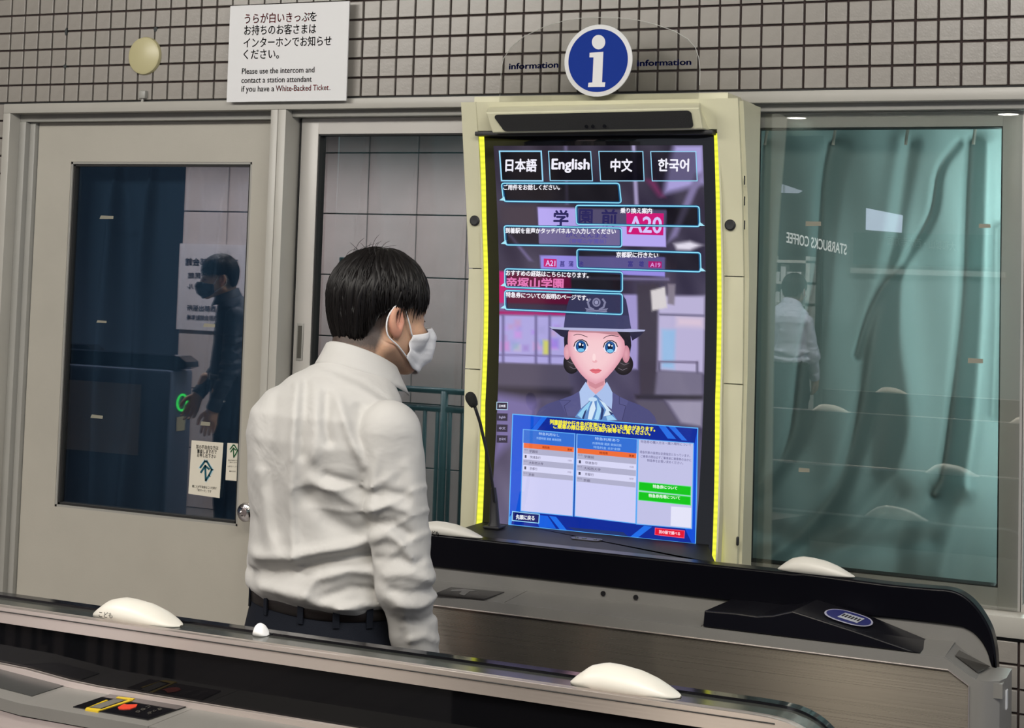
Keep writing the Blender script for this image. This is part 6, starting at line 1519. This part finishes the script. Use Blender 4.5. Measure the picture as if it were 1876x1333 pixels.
# more gates: same build as the near one
def kids(o): return list(o.children)
def copy_tree(o, parent=None):
    c = o.copy(); C.objects.link(c)
    if parent is not None: c.parent = parent; c.matrix_parent_inverse = o.matrix_parent_inverse.copy()
    for ch in kids(o): copy_tree(ch, c)
    return c
SY = (-2.05, -3.45)
doms = [o for o in C.objects if o.parent is None and o.name.startswith('sensor_dome') and abs(o.location.y-(y0+.045)) < .004]
for k, dy_ in enumerate(SY):
    c = copy_tree(ng); c.location.y += dy_; tag(c, ['ticket gate of the second lane, mirrored low in the teal window', 'ticket gate of the third lane, mirrored higher in the teal window'][k], 'gate', 'ticket gates behind the camera')
    for j, d0 in enumerate(doms):
        d2 = copy_tree(d0); d2.location.y += dy_; tag(d2, ['plain white sensor dome on the second lane gate, mirrored in the window', 'lettered white sensor dome on the second lane gate', 'plain white sensor dome on the third lane gate, mirrored in the window', 'lettered white sensor dome on the third lane gate'][k*2+j], 'cover', 'white sensor domes')
# two gate ends with green entry rings, mirrored in the door
m_gr = emis('green_ring_light', (.05, .9, .12), 1.6); m_gend = mat('gate_end_blue', (.05, .07, .11), .35)
for k, (px, py) in enumerate(((303, 740), (133, 724))):
    p = mir(px, py, 4.0+.5*k); X, Yg, Z = p; t = empty('entry_gate', (X-.6, Yg, 0)); tag(t, ['entry gate end with a green ring light, mirrored in the middle of the door glass', 'entry gate end with a green ring, mirrored at the hinge side of the door'][k], 'gate', 'entry gates with green rings')
    mb = MB(); mb.box(X-1.3, X, Yg-.11, Yg+.11, 0, 1.04, b=.02); mb.build('housing', m_gend, t, 'auto')
    prf = [(X-1.3, 1.045), (X-1.3, 1.12), (X+.02, 1.12), (X+.07, 1.09), (X+.075, 1.06), (X+.03, 1.045)]; mb = MB(); mb.prism(prf, 'xz', Yg-.05, Yg+.07); mb.build('top_hood', m_black, t)
    mb = MB(); mb.tube([(X+.006, Yg+.045*math.cos(a_), Z+.045*math.sin(a_)) for a_ in np.linspace(0, 2*math.pi, 25)], .006, 6); mb.build('ring_light', m_gr, t)
    mb = MB(); mb.box(X, X+.004, Yg-.04, Yg+.04, Z-.16, Z-.08); mb.build('card_label', mat('label_tan', (.35, .33, .22), .5), t)
    mb = MB(); mb.box(X-1.0, X-.2, Yg+.11, Yg+.116, .55, .95); mb.build('side_panel', m_steel2, t)
# shop fronts across the concourse
YS = 9.0
sf = struct('wall_shops'); a_ = mir(1290, 300, YS); MB().box(-3.2, XR, -YS-.3, -YS-.05, 0, 2.95).build('facade', mat('shop_facade', (.13, .19, .18), .6), sf)
b0 = mir(1370, 330, YS); b1_ = mir(1500, 520, YS)
MB().box(b0[0]-.4, b1_[0], -YS-.05, -YS, 1.0, 2.8).build('shop_band', mat('shop_dark', (.012, .016, .016), .3), sf)
c0, c1_ = mir(1560, 425, YS), mir(1815, 490, YS); MB().box(c0[0], c1_[0], -YS-.05, -YS, c1_[2], c0[2]).build('fascia', mat('fascia_teal', (.03, .12, .11), .5), sf)
d0, d1_ = mir(1555, 490, YS), mir(1840, 508, YS); MB().box(d0[0], d1_[0], -YS-.05, -YS+.02, d1_[2], d0[2]).build('lintel_strip', mat('lintel_pale', (.4, .42, .38), .5), sf)
ss = empty('shop_sign', (b0[0], -YS, 1.9)); tag(ss, 'white capital lettering of a coffee shop on a dark band, mirrored in the teal window', 'sign')
mb = MB(); text_px(mb, 'STARBUCKS COFFEE', (1547, 466), (1436, 443), 19, lambda x_, y_: mir(x_, y_, YS-.02), .02); mb.build('lettering', mat('sign_white', (.8, .8, .78), .5, Emission_Color=(1, 1, 1, 1), Emission_Strength=.5), ss, fix=False)
fs = empty('fascia_sign', (c0[0], -YS, 1.8)); tag(fs, 'pale station lettering on a green fascia, mirrored in the teal window', 'sign')
mb = MB(); text_px(mb, '大和郡山・西大寺方面', (1748, 458), (1622, 446), 15, lambda x_, y_: mir(x_, y_, YS-.02), .01); mb.build('lettering', mat('fascia_letter', (.35, .42, .38), .5), fs, fix=False)
# lit panels
def litbox(name, label, q4, Y, colr, st):
    P4 = [mir(x_, y_, Y) for x_, y_ in q4]; t = empty(name, tuple(P4[0])); tag(t, label, 'light')
    mb = MB(); mb.add(P4+[p+np.array([0, -.06, 0]) for p in P4], [(0, 1, 2, 3), (7, 6, 5, 4), (0, 4, 5, 1), (1, 5, 6, 2), (2, 6, 7, 3), (3, 7, 4, 0)]); mb.build('lit_face', emis(name+'_glow', colr, st), t)
    return t
litbox('lit_poster_box', 'bluish white lit board hung across the concourse, mirrored high in the teal window', [(1583, 380), (1648, 393), (1646, 425), (1582, 420)], 8.6, (.55, .62, .80), 2.6)
litbox('lit_fascia', 'slanted bluish lit fascia, mirrored at the upper corner of the teal window by the kiosk', [(1386, 322), (1463, 348), (1455, 352), (1384, 350)], 8.8, (.50, .54, .66), 1.6)
# shelves of the shop
sh = empty('shop_shelf', (mir(1440, 560, 8.4)[0], -8.4, 0)); tag(sh, 'tall shop shelf crowded with pale goods, mirrored beside the kiosk edge', 'shelf')
e0, e1_ = mir(1408, 480, 8.4), mir(1482, 640, 8.4)
for z_ in np.linspace(e1_[2], e0[2], 5): MB().box(e0[0], e1_[0], -8.5, -8.3, z_, z_+.02).build('shelf_board', m_white, sh)
for x_ in (e0[0], e1_[0]-.03): MB().box(x_, x_+.03, -8.5, -8.3, 0, e0[2]+.05).build('upright', m_white, sh)
m_goods = mat('shop_goods', (.6, .6, .58), .6)
rs = np.random.RandomState(5)
for lv_, z_ in enumerate(np.linspace(e1_[2], e0[2], 5)[:-1]):
    x_ = e0[0]+.04; nn_ = 0
    while x_ < e1_[0]-.08:
        w__ = rs.uniform(.04, .08); h_ = rs.uniform(.06, .13); o = MB().box(x_, x_+w__*.85, -8.45, -8.33, z_+.02, z_+.02+h_, b=.004).build('goods_box', m_goods, None)
        tag(o, '%s pale packet from the kiosk side on the %s board of the mirrored shop shelf' % (['first', 'second', 'third', 'fourth', 'fifth', 'sixth', 'seventh', 'eighth', 'ninth'][nn_], ['lowest', 'second', 'third', 'fourth'][lv_]), 'packet', 'packets on the shop shelf'); x_ += w__; nn_ += 1
# people in the concourse, mirrored in the glass: same figure as the man, in their own clothes
def recolour(o, tbl):
    for c in o.children_recursive:
        for sname, mt in tbl.items():
            if c.name.split('.')[0] == sname and c.material_slots:
                c.material_slots[0].link = 'OBJECT'; c.material_slots[0].material = mt
m_jk = mat('dark_blue_jacket', (.012, .022, .040), .7); m_ws = mat('pale_shirt', (.62, .64, .74), .7)
pm = mir(1436, 640, 8.0); 
p2 = copy_tree(man); p2.location = (pm[0], pm[1], 0); p2.rotation_euler = (0, 0, math.radians(200)); tag(p2, 'shopper in a pale shirt seen from behind, mirrored in the teal window beside the kiosk', 'person')
recolour(p2, {'shirt': m_ws, 'collar': m_ws, 'cuff': m_ws})
pm = mir(404, 560, 3.6)
p3 = copy_tree(man); p3.location = (pm[0], pm[1], 0); p3.rotation_euler = (0, 0, math.radians(60)); tag(p3, 'bystander in a dark jacket, mirrored as a silhouette in the door glass', 'person')
recolour(p3, {'shirt': m_jk, 'collar': m_jk, 'cuff': m_jk, 'mask': m_jk})
# far enclosure of the hall
MB().box(XL-.1, XL, -14, 3, 0, 2.95).build('wall_left', m_jk); o = C.objects[-1]; struct('wall_left', o); o.data.materials.clear(); o.data.materials.append(mat('hall_dark_blue', (.06, .09, .14), .6))
